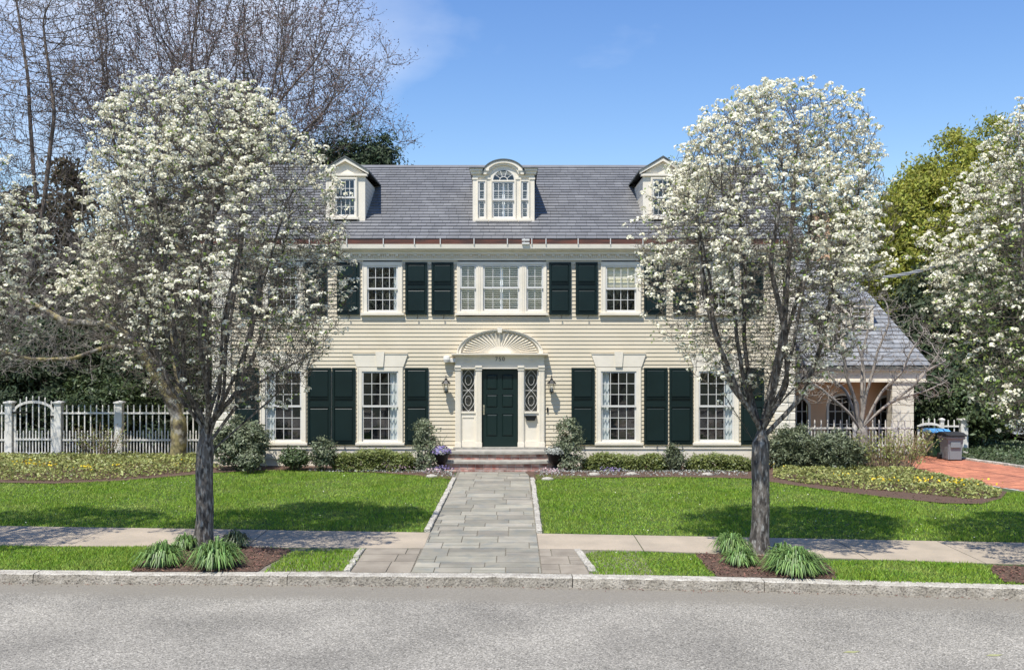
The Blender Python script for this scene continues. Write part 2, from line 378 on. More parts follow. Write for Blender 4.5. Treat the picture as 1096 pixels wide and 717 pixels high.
# ------------------------------------------------------------------ woody growth (space colonisation)
def grow(seeds, A, step, infl, kill, iters=90, maxn=9000, wob=.15, up=.05, r=random):
    """seeds: list of (points, parent_index or None) polylines; returns nodes, parents"""
    nodes = []; par = []
    for pts, p in seeds:
        prev = min(range(len(nodes)), key=lambda j: (nodes[j]-Vector(pts[0])).length_squared) if p else -1
        for i, q in enumerate(pts):
            q = Vector(q)
            if prev >= 0:
                a = nodes[prev]; k = max(1, int((q-a).length/step))
                for j in range(1, k+1):
                    nodes.append(a.lerp(q, j/k) + Vector((r.uniform(-1, 1), r.uniform(-1, 1), r.uniform(-1, 1)))*step*.09)
                    par.append(prev); prev = len(nodes)-1
            else:
                nodes.append(q); par.append(-1); prev = len(nodes)-1
    A = [Vector(a) for a in A]
    kd = KDTree(len(nodes)+0)
    for i, n in enumerate(nodes): kd.insert(n, i)
    kd.balance()
    near = []
    for a in A:
        co, i, d = kd.find(a); near.append([d, i])
    start = 0
    for it in range(iters):
        acc = {}
        for k, a in enumerate(A):
            d, i = near[k]
            if d < infl: acc.setdefault(i, []).append(a)
        if not acc: break
        new = []
        for i, L in acc.items():
            p = nodes[i]; s = Vector((0, 0, 0))
            for a in L: s += (a-p).normalized()
            s = s.normalized() + Vector((r.uniform(-wob, wob), r.uniform(-wob, wob), r.uniform(-wob, wob)+up))
            if s.length < 1e-4: continue
            q = p + s.normalized()*step
            nodes.append(q); par.append(i); new.append(len(nodes)-1)
        if len(nodes) > maxn or not new: break
        kd = KDTree(len(new))
        for i in new: kd.insert(nodes[i], i)
        kd.balance(); A2 = []; N2 = []
        for k, a in enumerate(A):
            co, i, d = kd.find(a)
            if d < near[k][0]: near[k] = [d, i]
            elif near[k][0] < infl*1.0 and d > near[k][0] and r.random() < .08: continue
            if near[k][0] < kill: continue
            A2.append(a); N2.append(near[k])
        A = A2; near = N2
        if not A: break
    return nodes, par
def radii(nodes, par, base, tip, ex=2.4, limbf=.5):
    n = len(nodes); ch = [[] for _ in range(n)]
    for i, p in enumerate(par):
        if p >= 0: ch[p].append(i)
    raw = [0.0]*n
    for i in range(n-1, -1, -1):
        raw[i] = 1.0 if not ch[i] else sum(raw[c]**ex for c in ch[i])**(1/ex)
    # parents always precede children in the list, so the loop above is safe
    k = math.log(base/tip)/math.log(max(raw[0], 1.5))
    rr = [tip*(x**k) for x in raw]
    return [max(tip, q*(limbf+(1-limbf)*(q/base)**.7)) for q in rr], ch
def wood(mb_big, mb_small, nodes, par, rad, ch, thin=.02, flare=0):
    n = len(nodes); done = [False]*n
    starts = [i for i in range(n) if par[i] < 0]
    stack = [(i, None) for i in starts]
    while stack:
        i, p = stack.pop(); chain = [p, i] if p is not None else [i]
        while True:
            c = ch[chain[-1]]
            if not c: break
            c = sorted(c, key=lambda k: -rad[k])
            for k in c[1:]: stack.append((k, chain[-1]))
            chain.append(c[0])
        if len(chain) < 2: continue
        pts = [nodes[k].copy() for k in chain]; rr = [rad[k] for k in chain]
        if p is not None: rr[0] = min(rr[0], rr[1]*1.15)
        for _ in range(2):
            for k in range(1, len(pts)-1): pts[k] = (pts[k-1]+pts[k]*2+pts[k+1])*.25
        m = max(rr)
        ns = 12 if m > .1 else 8 if m > .05 else 5 if m > .018 else 3
        (mb_big if m > thin else mb_small).tube(pts, rr, ns, cap=False)
def spurs(mb, nodes, par, rad, ch, lim, num, length, rr, r, outward=None, upb=.3, keep=1.0, start=0):
    ends = []
    for i in range(start, len(nodes)):
        if rad[i] > lim or r.random() > keep: continue
        d = (nodes[i]-nodes[par[i]]).normalized() if par[i] >= 0 else Vector((0, 0, 1))
        for k in range(num if ch[i] else num+1):
            s = Vector((r.gauss(0, 1), r.gauss(0, 1), r.gauss(0, 1))).normalized()
            q = (d*.6 + s*.8 + Vector((0, 0, upb))).normalized()
            l = length*r.uniform(.5, 1.3); mid = nodes[i]+q*l*.5+s*l*.08; e = nodes[i]+q*l+Vector((0, 0, l*.1))
            mb.tube([nodes[i], mid, e], [rr, rr*.8, rr*.6], 3, cap=False); ends.append((e, i))
    return ends
def corymbs(E, size, seed, per=10):
    "domed clusters of small white flowers"
    r = np.random.default_rng(seed); n = len(E); C = np.repeat(E, per, 0)
    D = unit(n*per, r); D[:, 2] = np.where(D[:, 2] < -.3, -D[:, 2], D[:, 2])
    s = np.repeat(r.uniform(.65, 1.3, n), per)[:, None]*size
    P = C + D*s*np.array([1, 1, .75])
    return leaves(P, size*.36, .85, .1, r, N=D.copy(), var=.3)

def crown_points(prof, cx, cy, n, r, ox=0, shell=.25):
    zs = [p[0] for p in prof]; out = []
    while len(out) < n:
        z = r.uniform(zs[0], zs[-1]); R_ = np.interp(z, zs, [p[1] for p in prof]); sh = np.interp(z, zs, [p[2] if len(p) > 2 else 0 for p in prof])
        a = r.uniform(0, 2*math.pi); q = math.sqrt(r.uniform(shell**2, 1))*R_
        if r.random() > (R_/max(p[1] for p in prof)): continue
        q *= 1 + .13*math.sin(3*a+z*1.3) + .08*math.sin(7*a-z*2.1)
        out.append((cx+sh+q*math.cos(a), cy+q*math.sin(a), z))
    return out

# ================================================================== GROUND
BACK = [(-30, 19.1), (-9.13, 17.33), (-1.4, 16.72), (.4, 16.64), (8.35, 15.85), (30, 13.7)]
WALK = [(-30, 17.1), (-8.2, 15.62), (1.5, 15.34), (4.6, 14.75), (7.0, 14.35), (30, 12.0)]
KERB = [(-30, 14.6), (-7.34, 13.92), (0, 13.72), (3.5, 13.45), (6.88, 13.05), (30, 10.75)]
def lx(line, x): return float(np.interp(x, [p[0] for p in line], [p[1] for p in line]))
def strip(l0, l1, x0, x1, step=.5, flatx=False):
    xs = list(np.arange(x0, x1, step)) + [x1]
    return [(x, lx(l0, x)) for x in xs], [(x, lx(l1, x)) for x in xs]
def sheet(name, a, b, z, m, kind='structure'):
    mb = MB()
    for i in range(len(a)-1): mb.add([(*a[i], z), (*a[i+1], z), (*b[i+1], z), (*b[i], z)], [(0, 1, 2, 3)])
    o = mb.build(name, m); return tag(o, kind=kind)

g = MB().flat([(-300, 22.0), (300, 22.0), (300, 500), (-300, 500)], -.012)
g.flat([(-300, 17), (-30, 17), (-30, 22.0), (-300, 22.0)], -.012).flat([(30, 10.8), (300, 10.8), (300, 22.0), (30, 22.0)], -.012)
g.flat([(-300, -300), (300, -300), (300, 2.9), (-300, 2.9)], -.012)
tag(g.build('ground', M['ground']), kind='structure')
xs = list(np.arange(-30, 30.01, 1.0))
sheet('lawn', [(x, lx(KERB, x)-.02) for x in xs], [(x, 22.3) for x in xs], -.004, M['soil'])
road = [(x, lx(KERB, x)-.19) for x in xs]
road = [(-300, 18)] + road + [(300, -20)]
sheet('road', [(-300, 4.5)] + [(x, 4.5) for x in xs] + [(300, 4.5)], road, -.135, M['asphalt'])
tag(MB().box(-60, 60, 4.25, 4.5, -.3, 0).build('far_kerb', M['granite']), kind='structure')
tag(MB().flat([(-60, 2.9), (60, 2.9), (60, 4.25), (-60, 4.25)], -.004).build('far_pavement', M['concrete']), kind='structure')

for px, py in ((911, 697.5), (1064, 701)):
    x, y = G(px, py, -.135); tag(MB().flat([(x-.1, y-.02), (x+.02, y-.035), (x+.11, y+.02), (x-.03, y+.03)], -.131).build('road_marking', M['spray']), kind='structure')
# kerb: long granite blocks
mb = MB(); js = [-30] + [G(p, 612)[0] for p in (-900, -620, -330, -30)] + [G(42, 611)[0], G(311, 612)[0], G(612, 615)[0], G(815, 619)[0], G(1110, 627)[0], 9.6, 12.2, 15, 18, 22, 26, 30]
js = sorted(set(round(j, 3) for j in js))
for a, b in zip(js[:-1], js[1:]):
    ww = random.uniform(-.008, .008); n = max(2, int((b-a)/.12)); zt = random.uniform(.0, .008)
    top = []; 
    ys0 = []; 
    for i in range(n+1):
        x = a+.006 + (b-a-.012)*i/n; yk = lx(KERB, x)
        j1 = random.uniform(-.014, .014); j2 = random.uniform(-.006, .006)
        ys0.append([(x, yk+.02, zt), (x, yk-.17+j1*.6, zt-.001+j2*.4), (x, yk-.19+j1, zt-.014+j2), (x, yk-.2+j1*1.4, -.08), (x, yk-.215+j1, -.2), (x, yk+.02, -.2)])
    vs = [p for r_ in ys0 for p in r_]; k = 6
    fs = [(i*k+j, (i+1)*k+j, (i+1)*k+(j+1) % k, i*k+(j+1) % k) for i in range(n) for j in range(k)] + [tuple(range(k)), tuple(range(n*k, n*k+k))[::-1]]
    mb.add(vs, fs)
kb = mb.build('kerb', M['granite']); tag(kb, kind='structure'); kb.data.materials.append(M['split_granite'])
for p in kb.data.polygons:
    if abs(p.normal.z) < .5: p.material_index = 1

# concrete sidewalk panels
mb = MB(); PX0, PX1 = -1.39, .41
x = -30
edges = []
for a, b, wd in ((-30, -1.40, 2.9), (.42, 30, 1.62)):
    n = round((b-a)/wd); 
    for i in range(n):
        x0 = a+(b-a)*i/n+.008; x1 = a+(b-a)*(i+1)/n-.008
        sl = -.35 if a > 0 else .0      # oblique joints
        q = [(x0, lx(WALK, x0)), (x1, lx(WALK, x1)), (x1, lx(BACK, x1)), (x0, lx(BACK, x0))]
        mb.xy(q, -.05, .006+random.uniform(0, .003))
tag(mb.build('sidewalk', M['concrete']), kind='structure')

def ashlar(name, outline, m, x0, x1, y0, y1, hs, ws, z, parent=None):
    mb = MB(); y = y0
    while y < y1:
        h = random.uniform(*hs); x = x0-random.uniform(0, ws[0])
        while x < x1:
            w = random.uniform(*ws)
            # occasional double height pieces split into two shorter courses
            parts = [(y, y+h)] if random.random() < .7 else [(y, y+h*.5), (y+h*.5, y+h)]
            for (a, b) in parts:
                g = .008
                q = clip_convex([(x+g, a+g), (x+w-g, a+g), (x+w-g, b-g), (x+g, b-g)], outline)
                if q: mb.xy(q, z-.04, z+random.uniform(0, .004))
            x += w
        y += h
    return mb.build(name, m, parent)
po = [(-1.42, 13.75), (.41, 13.73), (.41, 24.85), (-1.32, 24.85)]
tag(MB().flat([(-4.4, 13.76), (2.0, 13.62), (2.0, 15.25), (-4.4, 15.4)], .0).flat([(-1.45, 15.3), (.43, 15.3), (.43, 24.9), (-1.4, 24.9)], .0015).build('path_bed', M['joint']), kind='structure')
tag(ashlar('path', po, M['bluestone'], -1.5, .5, 13.7, 24.9, (.32, .62), (.42, .95), .012), kind='structure')
ap = [G(388, 588), G(375, 611.5), G(440, 612)]
a1 = [(G(376, 612)[0], 13.78), (-1.44, 13.75), (-1.44, 15.36), (G(392, 588)[0], 15.42)]
a2 = [(.43, 13.71), (G(630, 614)[0], 13.64), (G(618, 592)[0], 15.33), (.43, 15.35)]
tag(ashlar('apron', a1, M['apron'], -2.6, -1.4, 13.7, 15.5, (.5, .8), (.6, .9), .010), kind='structure')
tag(ashlar('apron', a2, M['apron'], .4, 1.4, 13.6, 15.4, (.5, .8), (.6, .9), .010), kind='structure')

# granite setts edging path, apron and drive
def setts(mb, p, q, w, l, h, jit=.012):
    p = Vector((*p, 0)); q = Vector((*q, 0)); d = q-p; n = max(1, int(d.length/l)); d.normalize(); s = Vector((-d.y, d.x, 0))
    for i in range(n):
        a = p + d*(i*l+.006); b = p + d*((i+1)*l-.008); j = random.uniform(-jit, jit)
        hh = h + random.uniform(-.008, .008); c = [a+s*(j-w/2), b+s*(j*.5-w/2), b+s*(j*.5+w/2), a+s*(j+w/2)]
        sh = [a.lerp(b, .12)+s*(j-w*.4), a.lerp(b, .88)+s*(j*.5-w*.4), a.lerp(b, .88)+s*(j*.5+w*.4), a.lerp(b, .12)+s*(j+w*.4)]
        vs = [(v.x, v.y, -.03) for v in c] + [(v.x, v.y, hh-.012) for v in c] + [(v.x, v.y, hh) for v in sh]
        mb.add(vs, [(0, 1, 5, 4), (1, 2, 6, 5), (2, 3, 7, 6), (3, 0, 4, 7), (4, 5, 9, 8), (5, 6, 10, 9), (6, 7, 11, 10), (7, 4, 8, 11), (8, 9, 10, 11)])
mb = MB()
setts(mb, (-1.46, 16.78), (-1.39, 23.6), .10, .24, .06); setts(mb, (.47, 16.66), (.49, 23.6), .10, .24, .06)
setts(mb, (G(388, 589)[0]-.02, 15.35), (G(376, 612)[0]-.06, 13.8), .09, .17, .035); setts(mb, (1.03, 15.3), (G(632, 613)[0]+.05, 13.68), .11, .17, .035)
tag(mb.build('granite_edging', M['granite']), kind='structure')

# brick driveway
dv = [G(982, 507), G(1000, 510.5), G(1096, 526), G(1250, 545), G(1400, 545), (24, 25.0), G(1250, 519), G(1096, 501), G(1018, 489), G(955, 487)]
DRIVE = dv
tag(MB().flat(dv, .002).build('driveway_bed', M['mortar']), kind='structure')
mb = MB(); L_, w_ = .21, .105
P = np.array(dv); 
yy = 19.5; k = 0
while yy < 29.5:
    xx = 9.0 + (k % 2)*L_/2
    while xx < 24:
        c = np.array([[xx+L_/2, yy+w_/2], [xx+.01, yy], [xx+L_-.01, yy+w_]])
        if inside(c, dv).all():
            z = .012+random.uniform(0, .003); mb.box(xx+.003, xx+L_-.003, yy+.003, yy+w_-.003, -.01, z)
        xx += L_
    yy += w_; k += 1
tag(mb.build('driveway', M['drivebrick']), kind='structure')
mb = MB(); setts(mb, G(1012, 489.5), G(1096, 501), .12, .22, .07); setts(mb, G(1096, 501), G(1250, 519), .12, .22, .07)
tag(mb.build('granite_edging', M['granite']), kind='structure')

# mulch beds
LB = [(-17, 23.4), G(0, 517), G(60, 518), G(130, 515), G(190, 510), G(235, 506), G(300, 503.5), G(400, 506), G(440, 509), G(487, 514), (-1.5, 25.0), (-1.7, 26.3), (-9, 26.3), (-9, 29), (-20, 29), (-20, 23.4)]
RB = [G(571, 514), G(640, 511.5), G(720, 511), G(800, 512.5), G(850, 520), G(900, 527), (G(950, 533)), G(1010, 539), G(1050, 540), G(1072, 534), G(1078, 527), G(1040, 520), G(990, 509), G(975, 497), (10.9, 28.2), (10.9, 29), (.3, 29), (.3, 25.0)]
def tri_sheet(name, poly, z, m):
    import mathutils
    t = mathutils.geometry.tessellate_polygon([[Vector((p[0], p[1], 0)) for p in poly]])
    o = MB().add([(p[0], p[1], z) for p in poly], [tuple(f) for f in t]).build(name, m); return tag(o, kind='structure')
tri_sheet('flower_bed', LB, .018, M['mulch']); tri_sheet('flower_bed', RB, .018, M['mulch'])
TWL = [G(140, 612), G(150, 602), G(175, 592), G(205, 586), G(245, 585), G(300, 587), G(312, 589), G(300, 598), G(284, 606), G(276, 612)]
TWR = [G(768, 617.5), G(757, 609), G(750, 600), G(742, 592.5), G(800, 594), G(872, 599), G(884, 603), G(893, 612), G(896, 620)]
TWF = [G(1075, 623), G(1060, 612), G(1062, 605), G(1200, 612), G(1210, 633)]
TWL2 = [G(-150, 608), G(-140, 592), G(-60, 584), G(-20, 588), G(-30, 598), G(-45, 609)]
for q in (TWL, TWR, TWF, TWL2): tri_sheet('tree_well_mulch', q, .010, M['mulch'])
# loose bark chips
P = np.concatenate([scatter(LB, 25), scatter(RB, 35)] + [scatter(q, 420) for q in (TWL, TWR, TWF)])
Z = rng.uniform(.02, .035, len(P)); V, Fq = leaves(np.c_[P, Z], .022, .45, 1.5)
tag(npmesh('bark_chips', V, Fq, M['chip']), kind='stuff')

# grass
DR = lambda P: ~inside(P, dv)
lawnL = [(x, lx(BACK, x)+.03) for x in (-19, -14, -9.13, -5, -1.53)] + [(-1.46, 23.6), (-1.5, 23.8), G(440, 509), G(400, 506), G(300, 503.5), G(235, 506), G(190, 510), G(130, 515), G(60, 518), G(0, 517), (-19, 23.4)]
lawnR = [(x, lx(BACK, x)+.03) for x in (.56, 3, 8.35, 14, 18)] + [(18, 19.0), G(1250, 545.5), G(1096, 526.5), G(1078, 527), G(1072, 534), G(1050, 540), G(1010, 539), G(950, 533), G(900, 527), G(850, 520), G(800, 512.5), G(720, 511), G(640, 511.5), (.56, 24.2)]
def stripq(x0, x1): return [(x, lx(KERB, x)+.02) for x in np.arange(x0, x1, .4)] + [(x, lx(WALK, x)-.03) for x in np.arange(x1, x0, -.4)]
grass = []
def wells_out(P):
    k = np.ones(len(P), bool)
    for q in (TWL, TWR, TWF, TWL2): k &= ~inside(P, q)
    return k
stL = stripq(-14, G(284, 600)[0]); stL2 = [(x, y) for x, y in [G(283, 612), G(313, 589.5), G(388, 589), G(374, 611)]]
stR = [G(634, 615), G(625, 594), G(640, 590.5), G(700, 591), G(752, 594), G(768, 617)]; stR2 = [G(892, 621.5), G(880, 600), G(950, 599.5), G(1030, 603), G(1075, 606), G(1092, 626)]
stR3 = stripq(9, 16)
near = [scatter(q, 2600) for q in (stL, stL2, stR, stR2, stR3)]
near = [p[wells_out(p)] for p in near]
P = np.concatenate([scatter(lawnL, 1500), scatter(lawnR, 1600)] + near)
P = P + rng.normal(size=P.shape)*.022*(rng.random((len(P), 1)) < .5)
n = len(P); a = rng.random(n)*2*math.pi; h = rng.uniform(.022, .05, n)*(1+.25*np.sin(P[:, 0]*1.9+np.sin(P[:, 1]*2.3))); w = rng.uniform(.005, .010, n)
T = np.stack([np.cos(a), np.sin(a)], 1); ln = rng.normal(size=(n, 2))*.022
V = np.stack([np.c_[P-T*w[:, None], np.zeros(n)-.004], np.c_[P+T*w[:, None], np.zeros(n)-.004], np.c_[P+ln, h]], 1).reshape(-1, 3)
tag(npmesh('grass', V, np.arange(3*n).reshape(-1, 3), M['grass']), kind='stuff')
# dry clippings and fallen petals
pe = np.concatenate([scatter(lawnL, 1.2), scatter(lawnR, 1.2), scatter(stR, 3), scatter(stR2, 3), scatter([(-9, 12.4), (7, 11.6), (7, 13), (-9, 13.6)], 2)])
zz = np.where(pe[:, 1] < lx(KERB, 0)-.9, -.172, .045)
pe = pe[(pe[:, 1] > 14.2)]; V, Fq = leaves(np.c_[pe, np.full(len(pe), .045)], .013, .8, 2.0)
tag(npmesh('fallen_petals', V, Fq, M['petal']), kind='stuff')
# debris in the gutter
xsn = rng.uniform(-9, 9, 700); ky = np.interp(xsn, [p[0] for p in KERB], [p[1] for p in KERB]) - .21 - np.abs(rng.normal(size=700))*.06
V, Fq = leaves(np.c_[xsn, ky, np.full(700, -.128)], .014, .45, 2.0); tag(npmesh('gutter_litter', V, Fq, M['chip']), kind='stuff')

# ================================================================== HOUSE
YF = 26.0
def X(px): return (px-CX)/40.0
def Z(py): return CAMZ-(py-HY)/40.0
XL, XR = X(228), X(850); ZE = Z(279); ZB = .36
house = thing('house', (X(539), YF, 0), 'large cream clapboard colonial house with dark green shutters and slate roof', 'house')
mid = 536.5
win2 = [(282, 325), (388, 431), (643, 686), (748, 791)]
win1 = [(279, 328), (382.5, 431.5), (638, 686), (742.5, 790.5)]
ops = [(X(a), X(b), Z(336), Z(279)) for a, b in win2] + [(X(a), X(b), Z(474.5), Z(392)) for a, b in win1] + [(X(489), X(585), Z(337), Z(279)), (X(487.5), X(582.5), Z(479), Z(380))]
# clapboards
mb = MB(); z = Z(480); ex = .107
while z < ZE:
    cuts = sorted([(a, b) for a, b, c, d in ops if c < z+ex*.5 < d]); x = XL+.0
    segs = []
    for a, b in cuts: segs.append((x, a+.02)); x = b-.02
    segs.append((x, XR))
    for a, b in segs:
        # boards butt at random joints
        t = a
        while t < b-.01:
            e = min(b, t+random.uniform(2.4, 4.5)); e = b if b-e < .5 else e
            mb.yz([(YF-.024, z), (YF-.007, min(z+ex+.004, ZE+.02)), (YF+.03, min(z+ex+.004, ZE+.02)), (YF+.03, z)], t+.0008, e-.0008); t = e
    z += ex
for sx, s in ((XL, 1), (XR, -1)):   # gable side walls
    mb.box(min(sx, sx+s*.2)+.01, max(sx, sx+s*.2)-.01, YF+.031, YF+9.2, ZB, ZE)
    mb.yz([(YF+.1, ZE), (YF+4.5, 8.72), (YF+8.9, ZE)], sx+s*.02, sx+s*.2)
mb.box(XL, XR, YF+9.2, YF+9.4, ZB, ZE)
mb.build('wall', M['siding'], house)
mb = MB(); mb.box(XL-.02, XR+.02, YF-.05, YF+.03, Z(491), Z(480)-.003); mb.box(XL-.03, XR+.03, YF-.075, YF+.03, Z(480)-.002, Z(480)+.035)
mb.build('water_table', M['trim'], house)
MB().box(XL+.01, XR-.01, YF-.02, YF+9.3, -.2, Z(491)-.003).build('foundation', M['trim'], house)
# quoins
for xa, xb in ((X(228), X(247)), (X(829), X(850))):
    mb = MB(); z = Z(479)+.02; i = 0
    while z < ZE-.05:
        zt = min(z+.235, ZE-.003); mb.yz([(YF-.045, z+.012), (YF-.06, z+.03), (YF-.06, zt-.03), (YF-.045, zt-.012), (YF+.01, zt-.012), (YF+.01, z+.012)], xa-.012, xb+.012)
        z += .235
    mb.box(xa, xb, YF-.035, YF+.02, Z(479), ZE-.004)
    mb.build('quoin', M['trim'], house)
# cornice
mb = MB()
mb.box(XL-.05, XR+.05, YF-.05, YF+.05, ZE-.0, Z(272.5))
mb.box(XL-.16, XR+.16, YF-.13, YF+.05, Z(272.5)+.002, Z(270)); mb.box(XL-.2, XR+.2, YF-.17, YF+.05, Z(270)+.002, Z(268.6))
mb.yz([(YF-.24, Z(268.5)), (YF-.265, Z(267)), (YF-.275, Z(262.5)), (YF+.05, Z(262.5)), (YF+.05, Z(268.5))], XL-.24, XR+.24)
mb.build('cornice', M['trim'], house)
mb = MB(); x = XL-.05
while x < XR+.05: mb.box(x, x+.032, YF-.082, YF-.052, Z(276.5), Z(272.6)); x += .058
mb.build('dentil_band', M['trim'], house)
mb = MB(); mb.box(XL, XR, YF-.084, YF-.06, Z(272.6)-.006, Z(272.6)+.004); x = XL
while x < XR: mb.box(x, x+.07, YF-.128, YF-.085, Z(272.6)-.05, Z(272.6)); x += .245
mb.build('modillion_band', M['trim'], house)
mb = MB(); mb.yz([(YF-.262, Z(262.4)), (YF-.27, Z(257.8)), (YF-.245, Z(257.8)), (YF-.1, Z(262.4))], XL-.26, XR+.26)
mb.build('gutter', M['copper'], house)
mb = MB()
for px in list(range(232, 850, 35)) + [558.5, 566]:
    x = X(px+random.uniform(-5, 5)); MB().box(x-.012, x+.012, YF-.30, YF-.272, Z(263), Z(256.5)).build('gutter_bracket', M['sashw'], house)
mb = MB(); x = X(562.5)
for dz in (258, 261.5): mb.box(x-.1, x+.1, YF-.32, YF-.285, Z(dz)-.03, Z(dz)+.02)
mb.build('snow_guard', M['sashw'], house)
# main roof
RY0, RZ0 = YF-.25, 6.045; RY1 = 30.5; RZ1 = 8.86; rs = (RZ1-RZ0)/(RY1-RY0)
def roofz(y): return RZ0 + rs*(y-RY0)
slope = math.hypot(RY1-RY0, RZ1-RZ0); xr0, xr1 = XL-.25, XR+.25
mb = MB(); mb.yz([(RY0+.03, RZ0-.035), (RY1, RZ1-.02), (YF+9.3, RZ0-.035), (YF+9.0, RZ0-.2), (RY1, RZ1-.25), (RY0+.2, RZ0-.1)], xr0+.02, xr1-.02)
mb.build('roof_deck', M['lead'], house)
roof = slates('roof', (xr0, RY0, RZ0), (1, 0, 0), (0, RY1-RY0, RZ1-RZ0), [(0, 0), (xr1-xr0, 0), (xr1-xr0, slope), (0, slope)], .205, .27, M['slate'], house)
mb = MB(); mb.yz([(RY1-.14, RZ1-.05), (RY1, RZ1+.035), (RY1+.14, RZ1-.05)], xr0, xr1); mb.build('ridge_cap', M['slate'], house)

# windows ------------------------------------------------------------
def window(par, x0, x1, z0, z1, cols, ru, rl, y=YF, casing=.12, blind=None, curtain=0, name='window', sill=True, single=False, meet=.5, depth=.55, casemat='trim'):
    mb = MB(); c = casing
    mb.box(x0, x0+c, y-.05, y+.06, z0, z1); mb.box(x1-c, x1, y-.05, y+.06, z0, z1); mb.box(x0+c, x1-c, y-.05, y+.06, z1-c*.85, z1)
    for a, b in ((x0+.015, x0+.03), (x1-.03, x1-.015)): mb.box(a, b, y-.062, y-.05, z0, z1)
    if sill: mb.box(x0-.04, x1+.04, y-.10, y+.06, z0-.06, z0); mb.box(x0+c, x1-c, y-.05, y+.06, z0+.001, z0+.03)
    else: mb.box(x0+c, x1-c, y-.05, y+.06, z0, z0+c*.6)
    win = mb.build(name, M[casemat], par)
    a, b = x0+c, x1-c; lo = z0+(.03 if sill else c*.6); hi = z1-c*.85; zm = lo+(hi-lo)*meet
    panes = MB()
    def sash(z_0, z_1, yy, rows):
        s = MB(); f = .042
        s.box(a, a+f, yy, yy+.035, z_0, z_1); s.box(b-f, b, yy, yy+.035, z_0, z_1); s.box(a+f, b-f, yy, yy+.035, z_0, z_0+f*1.2); s.box(a+f, b-f, yy, yy+.035, z_1-f, z_1)
        for i in range(1, cols):
            x = a+f+(b-a-2*f)*i/cols; s.box(x-.0075, x+.0075, yy+.004, yy+.03, z_0+f, z_1-f)
        for i in range(1, rows):
            zz = z_0+f*1.2+(z_1-z_0-2.2*f)*i/rows; s.box(a+f, b-f, yy+.006, yy+.028, zz-.0075, zz+.0075)
        s.build('sash', M['sashw'], win)
        # every pane sits at its own tiny tilt
        for i in range(cols):
            for j in range(rows):
                px0 = a+f+(b-a-2*f)*i/cols; px1 = a+f+(b-a-2*f)*(i+1)/cols; pz0 = z_0+f+(z_1-z_0-2*f)*j/rows; pz1 = z_0+f+(z_1-z_0-2*f)*(j+1)/rows
                t = random.uniform(-.0016, .0016); u = random.uniform(-.0016, .0016); yy2 = yy+.017
                panes.add([(px0, yy2+t, pz0), (px1, yy2-t+u, pz0), (px1, yy2-t-u, pz1), (px0, yy2+t-u, pz1)], [(0, 1, 2, 3)])
    if single: sash(lo, hi, y-.015, ru)
    else: sash(zm-.02, hi, y-.03, ru); sash(lo, zm+.02, y+.008, rl)
    panes.build('pane', M['glass'], win)
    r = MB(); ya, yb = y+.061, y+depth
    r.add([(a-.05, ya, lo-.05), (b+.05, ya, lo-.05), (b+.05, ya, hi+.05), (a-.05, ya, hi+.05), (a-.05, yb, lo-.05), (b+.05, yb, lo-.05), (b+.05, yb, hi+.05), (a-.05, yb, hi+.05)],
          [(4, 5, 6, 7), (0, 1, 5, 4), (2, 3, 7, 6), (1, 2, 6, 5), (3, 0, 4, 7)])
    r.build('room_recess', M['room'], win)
    if blind == 'slats':
        s = MB(); zz = lo+.04
        while zz < hi-.03:
            s.add([(a+.05, y+.10, zz+.028), (b-.05, y+.10, zz+.028), (b-.05, y+.135, zz), (a+.05, y+.135, zz)], [(0, 1, 2, 3)]); zz += .058
        for x in [a+.02, b-.05] + ([(a+b)/2-.03, (a+b)/2+.015] if cols > 2 else []): s.box(x, x+.03, y+.1, y+.14, lo, hi)
        s.build('blind', M['blind'], win)
    if blind == 'shade':
        s = MB()
        for k in range(4): z_ = hi-(hi-lo)*.46*k/4; zb = hi-(hi-lo)*.46*(k+1)/4; s.yz([(y+.062, z_), (y+.055, (z_+zb)/2), (y+.075, zb), (y+.085, zb), (y+.075, z_)], a+.02, b-.02)
        s.build('blind', M['shade'], win)
    if curtain:
        for sd, wd in ((-1, curtain if isinstance(curtain, (int, float)) else curtain[0]), (1, curtain if isinstance(curtain, (int, float)) else curtain[1])):
            if not wd: continue
            n = 26; vs = []
            for i in range(n+1):
                t = i/n; xx = (a-.02+t*wd) if sd < 0 else (b+.02-t*wd)
                for zz, am in ((hi+.03, .012), ((hi+lo)/2, .022), (lo-.03, .018)):
                    vs.append((xx, y+.085+am*math.sin(t*17+zz*.4), zz))
            fs = [(i*3+k, (i+1)*3+k, (i+1)*3+k+1, i*3+k+1) for i in range(n) for k in range(2)]
            MB().add(vs, fs).build('curtain', M['curtain'], win, smooth=True)
    return win
for i, (a, b) in enumerate(win2):
    window(house, X(a), X(b), Z(335), Z(280.5), 4, 2, 2, blind='shade' if i >= 2 else None, curtain=0 if i >= 2 else (.0, .14), casing=.125)
for i, (a, b) in enumerate(win1):
    window(house, X(a), X(b), Z(473.5), Z(393), 4, 3, 3, curtain=((.25, .06) if i in (0, 2) else (.05, .25)), casing=.125)
# triple window
t0, t1 = X(489), X(585)
window(house, X(489), X(513), Z(335), Z(280.5), 2, 2, 2, blind='slats', casing=.085, sill=False)
window(house, X(513)+.0, X(560), Z(335), Z(280.5), 4, 2, 2, blind='slats', casing=.1, sill=False)
window(house, X(560), X(585), Z(335), Z(280.5), 2, 2, 2, blind='slats', casing=.085, sill=False)
mb = MB(); mb.box(X(489)-.04, X(585)+.04, YF-.10, YF-.001, Z(335)-.06, Z(335)-.002); mb.build('window_sill', M['trim'], house)
